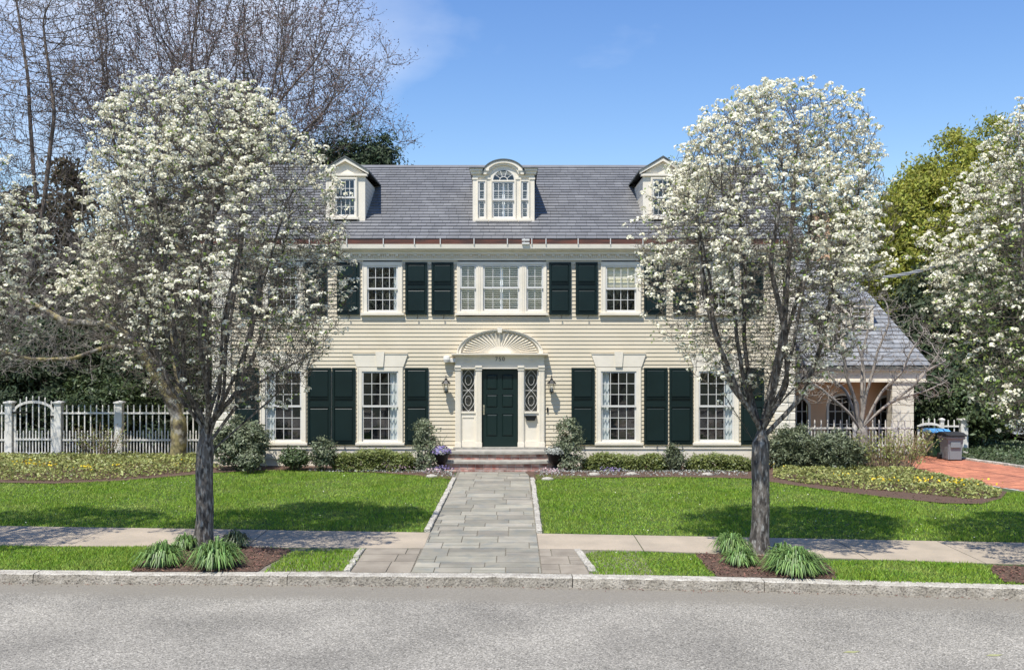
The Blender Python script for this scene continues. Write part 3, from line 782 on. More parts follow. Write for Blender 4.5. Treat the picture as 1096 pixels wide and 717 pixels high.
# shutters
def shutter(x0, x1, z0, z1):
    mb = MB(); y0, y1 = YF-.075, YF-.03; f = .055; m1 = z0+(z1-z0)*.60; m2 = z0+(z1-z0)*.49
    mb.box(x0, x1, y0+.02, y1, z0, z1)
    mb.box(x0, x0+f, y0, y0+.021, z0, z1); mb.box(x1-f, x1, y0, y0+.021, z0, z1)
    for a, b in ((z0, z0+f*1.4), (z1-f, z1), (m1-.02, m1+.025), (m2-.025, m2+.02), ): mb.box(x0+f, x1-f, y0, y0+.021, a, b)
    for a, b in ((z0+f*1.4, m2-.025), (m1+.025, z1-f)):
        i = .025; xa, xb = x0+f+.008, x1-f-.008; a += .008; b -= .008
        mb.add([(xa, y0+.019, a), (xb, y0+.019, a), (xb, y0+.019, b), (xa, y0+.019, b), (xa+i, y0+.004, a+i), (xb-i, y0+.004, a+i), (xb-i, y0+.004, b-i), (xa+i, y0+.004, b-i)],
               [(0, 1, 5, 4), (1, 2, 6, 5), (2, 3, 7, 6), (3, 0, 4, 7), (4, 5, 6, 7)])
    for q in (m1+.025, m2+.02, z0+f*1.4): mb.box(x0+f, x1-f, y0-.012, y0-.0005, q-.012, q)
    s = mb.build('shutter', M['green'], house)
    h = MB(); xm = (x0+x1)/2+.03
    h.tube([(xm, YF-.09, z0-.01), (xm+.02, YF-.10, z0-.05), (xm-.01, YF-.09, z0-.08), (xm+.015, YF-.05, z0-.1)], .008, 5)
    h.build('holdback', M['black'], s)
for a, b in ((257, 280), (327, 350), (361, 385), (434, 457.5), (462, 485.5), (587.5, 611), (616, 639.5), (689, 712), (720, 744), (793, 816)): shutter(X(a), X(b), Z(337), Z(281))
for a, b in ((252, 277), (329.5, 354.5), (356, 380.5), (433.5, 458.5), (611.5, 636), (689, 714), (716, 741), (792.5, 817)): shutter(X(a), X(b), Z(475.5), Z(393.5))
for a, b in win1:
    x0, x1 = X(a), X(b); z0, z1 = Z(392.5), Z(379); mb = MB()
    mb.xz([(x0-.01, z0), (x1+.01, z0), (x1+.13, z1), (x0-.13, z1)], YF-.055, YF+.0); xm = (x0+x1)/2
    mb.xz([(xm-.09, z0-.0), (xm+.09, z0-.0), (xm+.12, z1+.06), (xm-.12, z1+.06)], YF-.09, YF-.052)
    mb.box(x0-.13, x1+.13, YF-.07, YF-.01, z1+.001, z1+.02)
    mb.build('lintel', M['trim'], house)

# ---- doorway
ds = MB(); dx0, dx1 = X(487.5), X(582.5); zt = Z(394.5); zb = Z(478)
pil = [(487.5, 493.2), (509.3, 515.5), (554.5, 560.5), (576.5, 582.5)]
doorway = MB()
for a, b in pil:
    doorway.box(X(a), X(b), YF-.10, YF+.05, zb+.12, zt-.04)
    doorway.box(X(a)-.012, X(b)+.012, YF-.115, YF+.05, zb, zb+.12); doorway.box(X(a)-.012, X(b)+.012, YF-.12, YF+.05, zt-.04, zt+.0)
    for k in range(3):
        xx = X(a)+(X(b)-X(a))*(k+1)/4; doorway.box(xx-.006, xx+.006, YF-.108, YF-.10, zb+.16, zt-.08)
doorway.box(dx0, dx1, YF-.09, YF+.05, zt+.002, Z(381)); doorway.box(dx0-.02, dx1+.02, YF-.125, YF+.05, zt+.001, zt+.03)
for a, b in pil: doorway.box(X(a)-.012, X(b)+.012, YF-.14, YF-.088, zt+.031, zt+.09)
for px in (501, 569): 
    doorway.xz([(X(px)-.09, Z(385)), (X(px), Z(387.4)), (X(px)+.09, Z(385)), (X(px), Z(386))], YF-.115, YF-.089)
doorway.yz([(YF-.13, Z(381)), (YF-.26, Z(379.4)), (YF-.26, Z(378)), (YF+.05, Z(378)), (YF+.05, Z(381))], dx0-.09, dx1+.09)
for a, b in ((493.2, 509.3), (560.5, 576.5)):
    x0, x1 = X(a), X(b); zs = Z(442); doorway.box(x0, x1, YF-.03, YF+.05, zb, zs); doorway.box(x0, x1, YF-.07, YF-.03, zs, zs+.05); doorway.box(x0, x1, YF-.045, YF-.03, zb, zb+.16); doorway.box(x0, x1, YF-.045, YF-.03, zs-.12, zs)
    doorway.box(x0, x0+.045, YF-.045, YF-.03, zb+.16, zs-.12); doorway.box(x1-.045, x1, YF-.045, YF-.03, zb+.16, zs-.12)
    doorway.box(x0, x0+.03, YF-.04, YF+.05, zs+.05, zt); doorway.box(x1-.03, x1, YF-.04, YF+.05, zs+.05, zt); doorway.box(x0+.03, x1-.03, YF-.04, YF+.05, zt-.03, zt)
surround = doorway.build('door_surround', M['trim'], house)
for a, b in ((493.2, 509.3), (560.5, 576.5)):
    x0, x1 = X(a)+.03, X(b)-.03; z0, z1 = Z(442)+.05, zt-.03
    MB().add([(x0, YF+.02, z0), (x1, YF+.02, z0), (x1, YF+.02, z1), (x0, YF+.02, z1)], [(0, 1, 2, 3)]).build('sidelight', M['glass'], surround)
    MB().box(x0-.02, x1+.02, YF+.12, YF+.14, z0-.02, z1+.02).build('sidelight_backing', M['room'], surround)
    t = MB(); xm = (x0+x1)/2; hw = (x1-x0)/2-.006; N = 2; hh = (z1-z0)/N
    for k in range(N):
        for s in (-1, 1):
            t.tube([(xm+s*hw*math.sin(math.pi*i/12)*.98, YF+.008, z0+hh*(k+i/12)) for i in range(13)], .0065, 4)
    for k in range(N-1+1):
        zc = z0+hh*(k+.5)
        t.tube([(xm+hw*.5*math.cos(i*math.pi/6), YF+.006, zc+hh*.24*math.sin(i*math.pi/6)) for i in range(13)], .0055, 4)
    for s in (-1, 1): t.box(xm+s*hw-.006, xm+s*hw+.006, YF+.001, YF+.014, z0, z1)
    for k in range(1, N): t.box(x0, x1, YF+.001, YF+.012, z0+hh*k-.005, z0+hh*k+.005)
    t.build('tracery', M['sashw'], surround)
# fan pediment: raised shell with radiating flutes
cx0, zc = X(535), Z(378)+.002; a_, b_ = 1.12, .62; mb = MB()
n = 46; ring = [(cx0+a_*math.cos(math.pi*i/n), zc+b_*math.sin(math.pi*i/n)) for i in range(n+1)]
mb.xz(ring[::1], YF-.055, YF+.0)
fan = mb.build('fan_pediment', M['trim'], house)
mb = MB()
for i in range(n):      # rim moulding
    p, q = ring[i], ring[i+1]; sc = .93
    pi_, qi = (cx0+(p[0]-cx0)*sc, zc+(p[1]-zc)*sc), (cx0+(q[0]-cx0)*sc, zc+(q[1]-zc)*sc)
    mb.xz([p, q, qi, pi_], YF-.13, YF-.056)
    po2 = [(cx0+(w_[0]-cx0)*1.025, zc+(w_[1]-zc)*1.025) for w_ in (p, q)]
    mb.xz([p, q, po2[1], po2[0]], YF-.16, YF-.04)
mb.xz([(cx0-.05, zc+b_*.88), (cx0+.05, zc+b_*.88), (cx0+.07, zc+b_*1.1), (cx0-.07, zc+b_*1.1)], YF-.18, YF-.131)
mb.build('arch_moulding', M['trim'], fan)
mb = MB(); nf = 25
for i in range(nf):
    t0_, t1_ = math.pi*(i+.06)/nf, math.pi*(i+.94)/nf; tm = (t0_+t1_)/2
    def e(t, s, y): return (cx0+a_*s*math.cos(t), y, zc+b_*s*math.sin(t)+.0)
    vs = [e(t0_, .27, YF-.06), e(t1_, .27, YF-.06), e(t1_, .88, YF-.057), e(t0_, .88, YF-.057), e(tm, .27, YF-.066), e(tm, .86, YF-.125), e(tm, .91, YF-.06)]
    mb.add(vs, [(0, 4, 5, 3), (4, 1, 2, 5), (3, 5, 6), (5, 2, 6), (0, 1, 4)])
mb.xz([(cx0+a_*.27*math.cos(math.pi*i/16), zc+b_*.27*math.sin(math.pi*i/16)) for i in range(17)], YF-.085, YF-.056)
mb.build('fan_flutes', M['trim'], fan)
# door
dxa, dxb, dza, dzb = X(515.5), X(554.5), zb+.0, zt
mb = MB(); yd = YF+.02
mb.box(dxa, dxb, yd, yd+.05, dza, dzb)
W_ = dxb-dxa; H_ = dzb-dza; xs_ = [dxa, dxa+.13*W_, dxa+.44*W_, dxa+.56*W_, dxa+.87*W_, dxb]; zs_ = [dza, dza+.13*H_, dza+.42*H_, dza+.50*H_, dza+.67*H_, dza+.73*H_, dza+.93*H_, dzb]
for k in (0, 2, 4): mb.box(xs_[k], xs_[k+1], yd-.02, yd, dza, dzb)
for k in (0, 2, 4, 6):
    for j in (1, 3): mb.box(xs_[j], xs_[j+1], yd-.02, yd, zs_[k], zs_[k+1])
for k in (1, 3, 5):
    for j in (1, 3):
        xa, xb, za, z2 = xs_[j]+.008, xs_[j+1]-.008, zs_[k]+.008, zs_[k+1]-.008; i = .035
        mb.add([(xa, yd-.001, za), (xb, yd-.001, za), (xb, yd-.001, z2), (xa, yd-.001, z2), (xa+i, yd-.018, za+i), (xb-i, yd-.018, za+i), (xb-i, yd-.018, z2-i), (xa+i, yd-.018, z2-i)],
               [(0, 1, 5, 4), (1, 2, 6, 5), (2, 3, 7, 6), (3, 0, 4, 7), (4, 5, 6, 7)])
door = mb.build('door', M['green_door'], house)
mb = MB(); xh = dxa+.06; mb.box(xh-.022, xh+.022, yd-.03, yd-.021, dza+.86, dza+1.12); mb.tube([(xh, yd-.03, dza+.9), (xh, yd-.08, dza+.93), (xh, yd-.08, dza+1.02), (xh, yd-.03, dza+1.05)], .011, 6)
mb.build('door_handle', M['brass'], door)
mb = MB(); mb.box(dx0-.05, dx1+.05, YF-.17, YF+.09, zb-.05, zb-.002); mb.build('threshold', M['stonetread'], house)
# house number
def digits(txt, x, y, z, h, m, par, name):
    cv = bpy.data.curves.new('num', 'FONT'); cv.body = txt; cv.size = h; cv.extrude = .006; cv.align_x = 'CENTER'; cv.align_y = 'CENTER'; cv.space_character = 1.25
    t = bpy.data.objects.new('num', cv); COL.objects.link(t); bpy.context.view_layer.update()
    me = bpy.data.meshes.new_from_object(t.evaluated_get(bpy.context.evaluated_depsgraph_get())); bpy.data.objects.remove(t)
    me.transform(Matrix.Translation(Vector((x, y, z))-ORG[par.name]) @ Matrix.Rotation(math.pi/2, 4, 'X')); me.materials.clear(); me.materials.append(m)
    o = bpy.data.objects.new(name, me); reg(o, par, (0, 0, 0)); return o
digits('750', X(535.2), YF-.096, Z(384.3), .15, M['numberblack'], surround, 'house_number')
# mailbox, bell, camera lamp
mb = MB(); xm = X(568); mb.xz([(xm-.15, Z(445.5)), (xm+.15, Z(445.5)), (xm+.1, Z(449.8)), (xm-.1, Z(449.8))], YF-.12, YF-.046); mb.box(xm-.16, xm+.16, YF-.13, YF-.046, Z(445.4), Z(444.4))
mb.build('mailbox', M['black'], house)
mb = MB(); mb.box(X(585.2), X(586.8), YF-.05, YF-.02, Z(441), Z(436)); mb.build('doorbell', M['black'], house)
mb = MB(); mb.lathe((X(478.5), YF-.12, Z(388)), [(.02, 0), (.08, .01), (.1, .08), (.09, .16), (.03, .18)], 14); mb.box(X(481), X(488), YF-.14, YF-.02, Z(387.5), Z(383.5)); mb.build('security_light', M['white'], house)
def lantern(px):
    x = X(px); y = YF-.24; z = Z(419.5); mb = MB()
    mb.tube([(x, YF-.02, z+.05), (x, YF-.1, z+.0), (x, y, z-.03), (x, y, z+.02)], .012, 6); mb.lathe((x, YF-.035, z+.04), [(.01, -.05), (.04, -.045), (.04, .045), (.01, .05)], 10)
    mb.lathe((x, y, z), [(.04, 0), (.06, .01), (.06, .025)], 6)
    for k in range(6):
        a = k*math.pi/3; mb.tube([(x+.048*math.cos(a), y+.048*math.sin(a), z+.02), (x+.1*math.cos(a), y+.1*math.sin(a), z+.23)], .006, 4)
    mb.lathe((x, y, z+.23), [(.125, 0), (.125, .012), (.08, .06), (.04, .1), (.03, .14), (.008, .17), (.016, .2), (.002, .23)], 6)
    o = mb.build('wall_lantern', M['black'], house)
    MB().lathe((x, y, z+.02), [(.05, 0), (.09, .2)], 6).build('lantern_glass', M['glass'], o)
    MB().lathe((x, y, z+.03), [(.015, 0), (.015, .09), (.004, .11)], 8).build('candle_bulb', M['white'], o)
lantern(478); lantern(590)

# ---- dormers
yD = 26.8; SD = F/yD
def XD(px): return (px-CX)/SD
def ZD(py): return CAMZ-(py-HY)/SD
def ped_dormer(px0, px1):
    x0, x1 = XD(px0), XD(px1); xm = (x0+x1)/2; z0 = ZD(237.5); ze = ZD(189); zp = ZD(170.5); yb = 29.0
    mb = MB()
    mb.box(x0+.02, x0+.07, yD+.061, yb, z0-.1, ze); mb.box(x1-.07, x1-.02, yD+.061, yb, z0-.1, ze); mb.box(x0+.071, x1-.071, yD+.061, yb, ze-.05, ze)
    for k in range(int((ze-z0)/.12)):
        for xx, s in ((x0+.02, -1), (x1-.02, 1)): mb.box(min(xx, xx+s*.014), max(xx, xx+s*.014), yD+.07, yb-.05, z0+k*.12, z0+k*.12+.11)
    d = mb.build('dormer', M['trim'], house)
    mb = MB()
    w0, w1 = XD((px0+px1)/2-12), XD((px0+px1)/2+12)
    mb.box(x0, w0, yD-.03, yD+.06, z0, ze); mb.box(w1, x1, yD-.03, yD+.06, z0, ze); mb.box(w0, w1, yD-.03, yD+.06, ZD(190.5), ze); mb.box(x0-.03, x1+.03, yD-.06, yD+.06, z0-.05, z0)
    mb.box(x0-.06, x1+.06, yD-.10, yD+.06, ze+.001, ze+.06)
    mb.xz([(x0-.02, ze+.061), (x1+.02, ze+.061), (xm, zp-.06)], yD-.02, yD+.05)
    for s in (-1, 1):
        e = x0-.1 if s < 0 else x1+.1
        mb.xz([(e, ze+.05), (e, ze+.12), (xm, zp+.02), (xm, zp-.07)] if s < 0 else [(e, ze+.05), (xm, zp-.07), (xm, zp+.02), (e, ze+.12)], yD-.12, yD-.021)
    mb.build('dormer_front', M['trim'], d)
    mb = MB(); yr = 29.75
    for s in (-1, 1):
        e = x0-.13 if s < 0 else x1+.13
        q = [(e, ze+.10), (xm, zp+.035), (xm, zp+.075), (e-s*.0, ze+.145)]
        mb.xz(q, yD-.14, yr)
    mb.build('dormer_roof', M['lead'], d)
    ww = window(house, w0-.02, w1+.02, ZD(233), ZD(190.5)-.0, 4, 2, 2, y=yD-.035, casing=.05, name='dormer_window', depth=.45)
    return d
ped_dormer(349, 391); ped_dormer(688, 730)
# central palladian dormer
x0, x1 = XD(506), XD(572); xm = (x0+x1)/2; z0 = ZD(237.5); ze = ZD(187); zc_ = ZD(181.5); zs_ = ZD(194.5)
mb = MB(); yb = 29.4
mb.box(x0+.02, x0+.07, yD+.061, yb, z0-.1, ze); mb.box(x1-.07, x1-.02, yD+.061, yb, z0-.1, ze); mb.box(x0+.02, x1-.02, yD+.061, yb, ze+.001, zc_-.05)
cd = mb.build('dormer', M['trim'], house)
mb = MB()
def arc(cx_, cz_, r, n=20, a0=0, a1=math.pi, ry=None): return [(cx_+r*math.cos(a0+(a1-a0)*i/n), cz_+(ry or r)*math.sin(a0+(a1-a0)*i/n)) for i in range(n+1)]
rw = .325
for a, b in ((506, 511), (520.5, 525.2), (552, 557), (566.5, 572)):
    mb.box(XD(a), XD(b), yD-.05, yD+.06, z0, ZD(191.5)); mb.box(XD(a)-.015, XD(b)+.015, yD-.07, yD+.05, ZD(192.5), ZD(190.5))
for a, b in ((511, 520.5), (557, 566.5)): mb.box(XD(a), XD(b), yD-.02, yD+.06, ZD(193.5), ZD(187)); mb.box(XD(a)+.02, XD(b)-.02, yD-.035, yD-.021, ZD(191), ZD(189.5))
# arched head plate with the opening cut out of it
R1 = rw; no = 16; arco = arc(xm, zs_, R1, no)
R2x, top = .52, ZD(171.5); zbase = ZD(187)
for i in range(no):
    p, q = arco[i], arco[i+1]; f = lambda w_: (xm+(w_[0]-xm)*1.12*1.38, max(zs_, zs_+(w_[1]-zs_)*1.72))
    P2, Q2 = f(p), f(q); mb.xz([p, P2, Q2, q], yD-.04, yD+.05)
for s in (-1, 1):
    xa, xb = (x0-.05, xm-.40) if s < 0 else (xm+.40, x1+.05)
    mb.box(xa+.05*(s<0), xb-.05*(s>0), yD-.05, yD+.06, ZD(190.4), ze)
    mb.box(xa, xb, yD-.11, yD+.06, ze+.002, ZD(184)); mb.box(xa-.03*(s<0), xb+.03*(s>0), yD-.15, yD+.06, ZD(184)+.002, zc_)
oA = arc(xm, ZD(187.5), .56, 20, ry=.385); oB = arc(xm, ZD(187.5), .47, 20, ry=.315)
for i in range(20): mb.xz([oA[i], oA[i+1], oB[i+1], oB[i]], yD-.13, yD+.02)
oC = arc(xm, ZD(187.5), .40, 20, ry=.26)
for i in range(20): mb.xz([oB[i], oB[i+1], oC[i+1], oC[i]], yD-.09, yD+.01)
mb.box(x0-.04, x1+.04, yD-.09, yD+.06, z0-.06, z0-.001)
mb.build('dormer_front', M['trim'], cd)
mb = MB(); oR = arc(xm, ZD(187.5), .60, 24, ry=.425)
for i in range(24):
    sc_ = lambda p: (xm+(p[0]-xm)*.94, ZD(187.5)+(p[1]-ZD(187.5))*.92)
    mb.xz([oR[i], oR[i+1], sc_(oR[i+1]), sc_(oR[i])], yD-.15, 30.1)
mb.box(x0-.1, XD(519.5), yD-.18, 29.6, zc_+.001, zc_+.035); mb.box(XD(558.5), x1+.1, yD-.18, 29.6, zc_+.001, zc_+.035)
mb.build('dormer_roof', M['lead'], cd)
window(house, XD(510.5), XD(521), ZD(235), ZD(193.5), 1, 2, 2, y=yD-.03, casing=.035, blind='slats', name='dormer_window', depth=.4)
window(house, XD(556.5), XD(567), ZD(235), ZD(193.5), 1, 2, 2, y=yD-.03, casing=.035, blind='slats', name='dormer_window', depth=.4)
window(house, XD(525), XD(552.5), ZD(235), zs_+.03, 4, 2, 2, y=yD-.03, casing=.05, blind='slats', name='dormer_window', depth=.4)
mb = MB(); af = MB()
for r_, th in ((rw-.005, .03), (.12, .018)):
    A_ = arc(xm, zs_+.02, r_, 20); B_ = arc(xm, zs_+.02, r_-th, 20)
    for i in range(20): mb.xz([A_[i], A_[i+1], B_[i+1], B_[i]], yD-.045, yD-.01)
for k in range(1, 5):
    a = math.pi*k/5; mb.tube([(xm+.12*math.cos(a), yD-.03, zs_+.02+.12*math.sin(a)), (xm+rw*math.cos(a), yD-.03, zs_+.02+rw*math.sin(a))], .011, 4)
fl = mb.build('fanlight', M['sashw'], house)
MB().add([(p[0], yD-.02, p[1]) for p in arc(xm, zs_+.02, rw, 20)], [tuple(range(21))]).build('pane', M['glass'], fl)
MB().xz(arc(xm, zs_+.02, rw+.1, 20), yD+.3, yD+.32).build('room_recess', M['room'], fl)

# ---- front steps
st = thing('front_steps', (X(535), 25.4, 0), 'wide curved brick and stone steps below the dark green front door', 'steps')
def bow(x0, x1, y, z0, z1, bulge, y1=25.97):
    n = 14; pts = [(x0+(x1-x0)*i/n, y-bulge*math.sin(math.pi*i/n)) for i in range(n+1)]
    return [(x1, y1), (x0, y1)] + pts
def brickrow(mb, x0, x1, y, z, bulge, h=.065, l=.2, off=0, solid=False):
    n = int((x1-x0)/l)
    for i in range(n):
        a = x0+(i+.04)*(x1-x0)/n; b = x0+(i+.96)*(x1-x0)/n; ya = y-bulge*math.sin(math.pi*(a-x0)/(x1-x0)); yb_ = y-bulge*math.sin(math.pi*(b-x0)/(x1-x0))
        mb.xy([(a, ya), (b, yb_), (b, yb_+.09), (a, ya+.09)], z+.004, z+h)
sx0, sx1 = X(535)-1.37, X(535)+1.37
core = MB(); core.xy(bow(sx0+.01, sx1-.01, 25.405, 0, 0, .09), -.05, .395); core.xy(bow(sx0-.07, sx1+.07, 25.075, 0, 0, .09, 25.6), -.05, .185); core.xy(bow(sx0-.13, sx1+.13, 24.86, 0, 0, .09, 25.3), -.05, .02)
core.box(sx0+.2, sx1-.2, 25.62, 25.97, .4, Z(478)-.053); core.build('mortar_core', M['mortar'], st)
mb = MB(); mb.xy(bow(sx0-.05, sx1+.05, 25.35, 0, 0, .1, 25.62), .396, .475); mb.build('tread', M['stonetread'], st, bevel=.012)
mb = MB(); mb.xy(bow(sx0-.12, sx1+.12, 25.02, 0, 0, .1, 25.42), .186, .262); mb.build('tread', M['stonetread'], st, bevel=.012)
mb = MB(); 
for k in range(2): brickrow(mb, sx0, sx1, 25.40, .25+k*.074, .1)
mb.build('brick_riser', M['brick'], st); mb = MB()
for k in range(2): brickrow(mb, sx0-.07, sx1+.07, 25.07, .045+k*.07, .1)
mb.build('brick_riser', M['brick'], st); mb = MB()
brickrow(mb, sx0-.13, sx1+.13, 24.84, .0, .1, h=.05, l=.1)
mb.build('brick_riser', M['brick'], st)

# ---- right wing ------------------------------------------------------
YW = 29.0; SW = F/YW
def XW(px): return (px-CX)/SW
def ZW(py): return CAMZ-(py-HY)/SW
wing = thing('wing', (XW(925), YW, 0), 'lower wing of the house with grey hipped slate roof over peach arcade porch', 'house wing')
wx0, wx1 = 7.6, XW(997); ez = ZW(391.5); rt_y = 33.0; rt_z = 3.2+91*33/F; hipx = (899-CX)*rt_y/F
sl = math.hypot(rt_y-YW+.0, rt_z-ez); U = wx1-wx0
slates('wing_roof', (wx0, YW, ez), (1, 0, 0), (0, rt_y-YW, rt_z-ez), [(0, 0), (U, 0), (hipx-wx0, sl), (0, sl)], .2, .26, M['slate2'], wing)
MB().add([(wx0, YW+.03, ez-.03), (wx1, YW+.03, ez-.03), (hipx, rt_y, rt_z-.03), (wx0, rt_y, rt_z-.03), (wx1, YW+8, ez-.03), (wx0, YW+8, ez-.03)], [(0, 1, 2, 3), (1, 4, 2), (2, 4, 5, 3)]).build('roof_deck', M['lead'], wing)
mb = MB(); mb.box(wx0, wx1+.05, YW-.08, YW+.2, ez-.09, ez-.03); mb.build('gutter', M['lead'], wing)
mb = MB(); mb.box(wx0, wx1-.15, YW+.05, YW+.45, ZW(409), ez-.15); mb.box(wx0, wx1-.05, YW-.05, YW+.45, ez-.149, ez-.092); mb.box(wx0, wx1-.12, YW+.02, YW+.05, ZW(409), ZW(407)); mb.build('entablature', M['trim'], wing)
MB().box(wx0, wx1-.2, YW+.46, YW+2.2, ZW(409)+.001, ZW(409)+.05).build('porch_ceiling', M['soffit'], wing)
# arcade wall with arched openings
ya = YW+1.0; SA = F/ya
def XA(px): return (px-CX)/SA
def ZA(py): return CAMZ-(py-HY)/SA
mb = MB(); fr = MB(); ztop = ZW(409); xcur = wx0-.1
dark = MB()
for c_, hw in ((853, 12), (902, 15), (950, 13)):
    xc = XA(c_); h = hw/SA; zsp = ZA(436); n = 14
    mb.box(xcur, xc-h, ya, ya+.12, 0, ztop)
    arcp = [(xc+h*math.cos(math.pi*i/n), zsp+h*.85*math.sin(math.pi*i/n)) for i in range(n+1)]
    for i in range(n):
        p, q = arcp[i], arcp[i+1]; mb.xz([p, (p[0], ztop), (q[0], ztop), q], ya, ya+.12)
    o_ = [(xc+(h+.07)*math.cos(math.pi*i/n), zsp+(h*.85+.07)*math.sin(math.pi*i/n)) for i in range(n+1)]
    for i in range(n): fr.xz([arcp[i], o_[i], o_[i+1], arcp[i+1]], ya-.03, ya-.002)
    for s in (-1, 1): fr.box(min(xc+s*h, xc+s*(h+.07)), max(xc+s*h, xc+s*(h+.07)), ya-.03, ya-.002, 0, zsp)
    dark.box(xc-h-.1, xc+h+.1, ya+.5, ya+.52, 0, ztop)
    for k in range(1, 4): fr.box(xc-h+2*h*k/4-.01, xc-h+2*h*k/4+.01, ya+.05, ya+.08, 0, zsp+h*.6)
    for k in range(1, 6): fr.box(xc-h, xc+h, ya+.05, ya+.08, k*.4-.01, k*.4+.01) if k*.4 < zsp else None
    xcur = xc+h
mb.box(xcur, wx1-.3, ya, ya+.12, 0, ztop)
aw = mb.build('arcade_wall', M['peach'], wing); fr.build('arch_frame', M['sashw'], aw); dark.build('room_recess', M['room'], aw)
MB().box(wx1-.5, wx1-.4, YW+.5, YW+7.5, 0, ztop).build('side_wall', M['peach'], wing)
mb = MB(); z = .02; xa, xb = XW(956), XW(979)
while z < ZW(412):
    mb.box(xa, xb, YW+.07, YW+.5, z, min(z+.225, ZW(409)-.01)); mb.box(xa+.015, xb-.015, YW+.085, YW+.49, z-.013, z); z += .24
mb.build('porch_pillar', M['trim'], wing)
MB().box((872-CX)*33/F, (888-CX)*33/F, 33.0, 33.8, 5.5, 7.75).build('chimney', M['peach'], wing)
# wing dormers
wr = (rt_z-ez)/(rt_y-YW)
def wdormer(pl, pr, pt, pb, gable):
    # front stands where its sill meets the roof
    k = (HY-pb)/F; y = (CAMZ-ez+wr*YW)/(wr-k); S = F/y
    a, b, t, bo = (pl-CX)/S, (pr-CX)/S, CAMZ-(pt-HY)/S, CAMZ-(pb-HY)/S; yb = y+(t-bo)/wr+.1
    mb = MB(); mb.box(a+.02, a+.06, y+.061, yb, bo-.05, t); mb.box(b-.06, b-.02, y+.061, yb, bo-.05, t); mb.box(a+.061, b-.061, y+.061, yb, t-.04, t)
    d = mb.build('dormer', M['trim'], wing); mb = MB(); xm = (a+b)/2
    if gable:
        zp = t+.42
        for s in (-1, 1):
            e = a-.12 if s < 0 else b+.12; q = [(e, t-.03), (e, t+.07), (xm, zp+.08), (xm, zp-.03)]; mb.xz(q if s < 0 else q[::-1], y-.1, y+.02)
        mb.xz([(a, t), (b, t), (xm, zp-.03)], y-.02, y+.06)
        r = MB()
        for s in (-1, 1):
            e = a-.14 if s < 0 else b+.14; r.xz([(e, t+.075), (xm, zp+.085), (xm, zp+.12), (e, t+.11)], y-.12, y+1.9)
    else:
        mb.box(a-.06, b+.06, y-.08, y+.06, t, t+.06)
        r = MB(); r.yz([(y-.12, t+.061), (y-.12, t+.1), (y+1.5, t+.75), (y+1.5, t+.7)], a-.08, b+.08)
    mb.build('dormer_front', M['trim'], d); r.build('dormer_roof', M['slate2'], d)
    window(wing, a, b, bo+.05, t, 3, 2, 2, y=y-.03, casing=.09, name='dormer_window', depth=.35)
wdormer(883, 904, 338, 373, True); wdormer(908, 934, 326, 352, False)

# ---- picket fences
def fence_panel(mb, xa, xb, y, rails, low_top, high_top, sp=.0875, zb=.06, arch=None):
    n = max(1, round((xb-xa)/sp))
    for i in range(n):
        x = xa+(xb-xa)*(i+.5)/n; tall = i % 2 == 1
        zt = (high_top(x) if callable(high_top) else high_top) if tall else low_top
        w = .016; mb.box(x-w, x+w, y-.012, y+.012, zb, zt-.02); mb.add([(x-w, y-.012, zt-.02), (x+w, y-.012, zt-.02), (x+w, y+.012, zt-.02), (x-w, y+.012, zt-.02), (x, y, zt+.015)], [(0, 1, 4), (1, 2, 4), (2, 3, 4), (3, 0, 4)])
    for z in rails: mb.box(xa, xb, y-.035, y-.0125, z-.025, z+.025)
def post(par, x, y, h, w=.13):
    mb = MB(); mb.box(x-w/2*1.05, x+w/2*1.05, y-w/2, y+w/2, 0, h-.08); mb.box(x-w*.62, x+w*.62, y-w*.62, y+w*.62, h-.079, h-.05)
    mb.box(x-w*.72, x+w*.72, y-w*.72, y+w*.72, h-.049, h-.01); mb.add([(x-w*.72, y-w*.72, h-.01), (x+w*.72, y-w*.72, h-.01), (x+w*.72, y+w*.72, h-.01), (x-w*.72, y+w*.72, h-.01), (x, y, h+.03)], [(0, 1, 4), (1, 2, 4), (2, 3, 4), (3, 0, 4)])
    return mb.build('fence_post', M['white'], par, bevel=.006)
YL = 28.0; SL = F/YL
def XF(px): return (px-CX)/SL
def ZF(py): return CAMZ-(py-HY)/SL
fp = [XF(p) for p in (63, 128, 192)] ; fe = XF(232)
t = thing('picket_fence', (XF(150), YL, 0), 'white picket fence right of the arched gate, behind the spotted leaning trunk', 'fence', 'white picket fences')
for x in fp: post(t, x, YL, 1.62, .19)
for a, b in ((fp[0]+.1, fp[1]-.1), (fp[1]+.1, fp[2]-.1), (fp[2]+.1, fe+.3)):
    mb = MB(); fence_panel(mb, a, b, YL, (ZF(442), ZF(470.7)), ZF(461), ZF(433.5)); mb.build('picket_panel', M['white'], t)
t = thing('picket_fence', (XF(-30), YL, 0), 'white picket fence running off the left edge beside the arched gate', 'fence', 'white picket fences')
lp = [XF(10.5), XF(-58), XF(-126)]
for x in lp: post(t, x, YL, 1.62, .19)
for a, b in ((lp[1]+.1, lp[0]-.1), (lp[2]+.1, lp[1]-.1)):
    mb = MB(); fence_panel(mb, a, b, YL, (ZF(442), ZF(470.7)), ZF(461), ZF(433.5)); mb.build('picket_panel', M['white'], t)
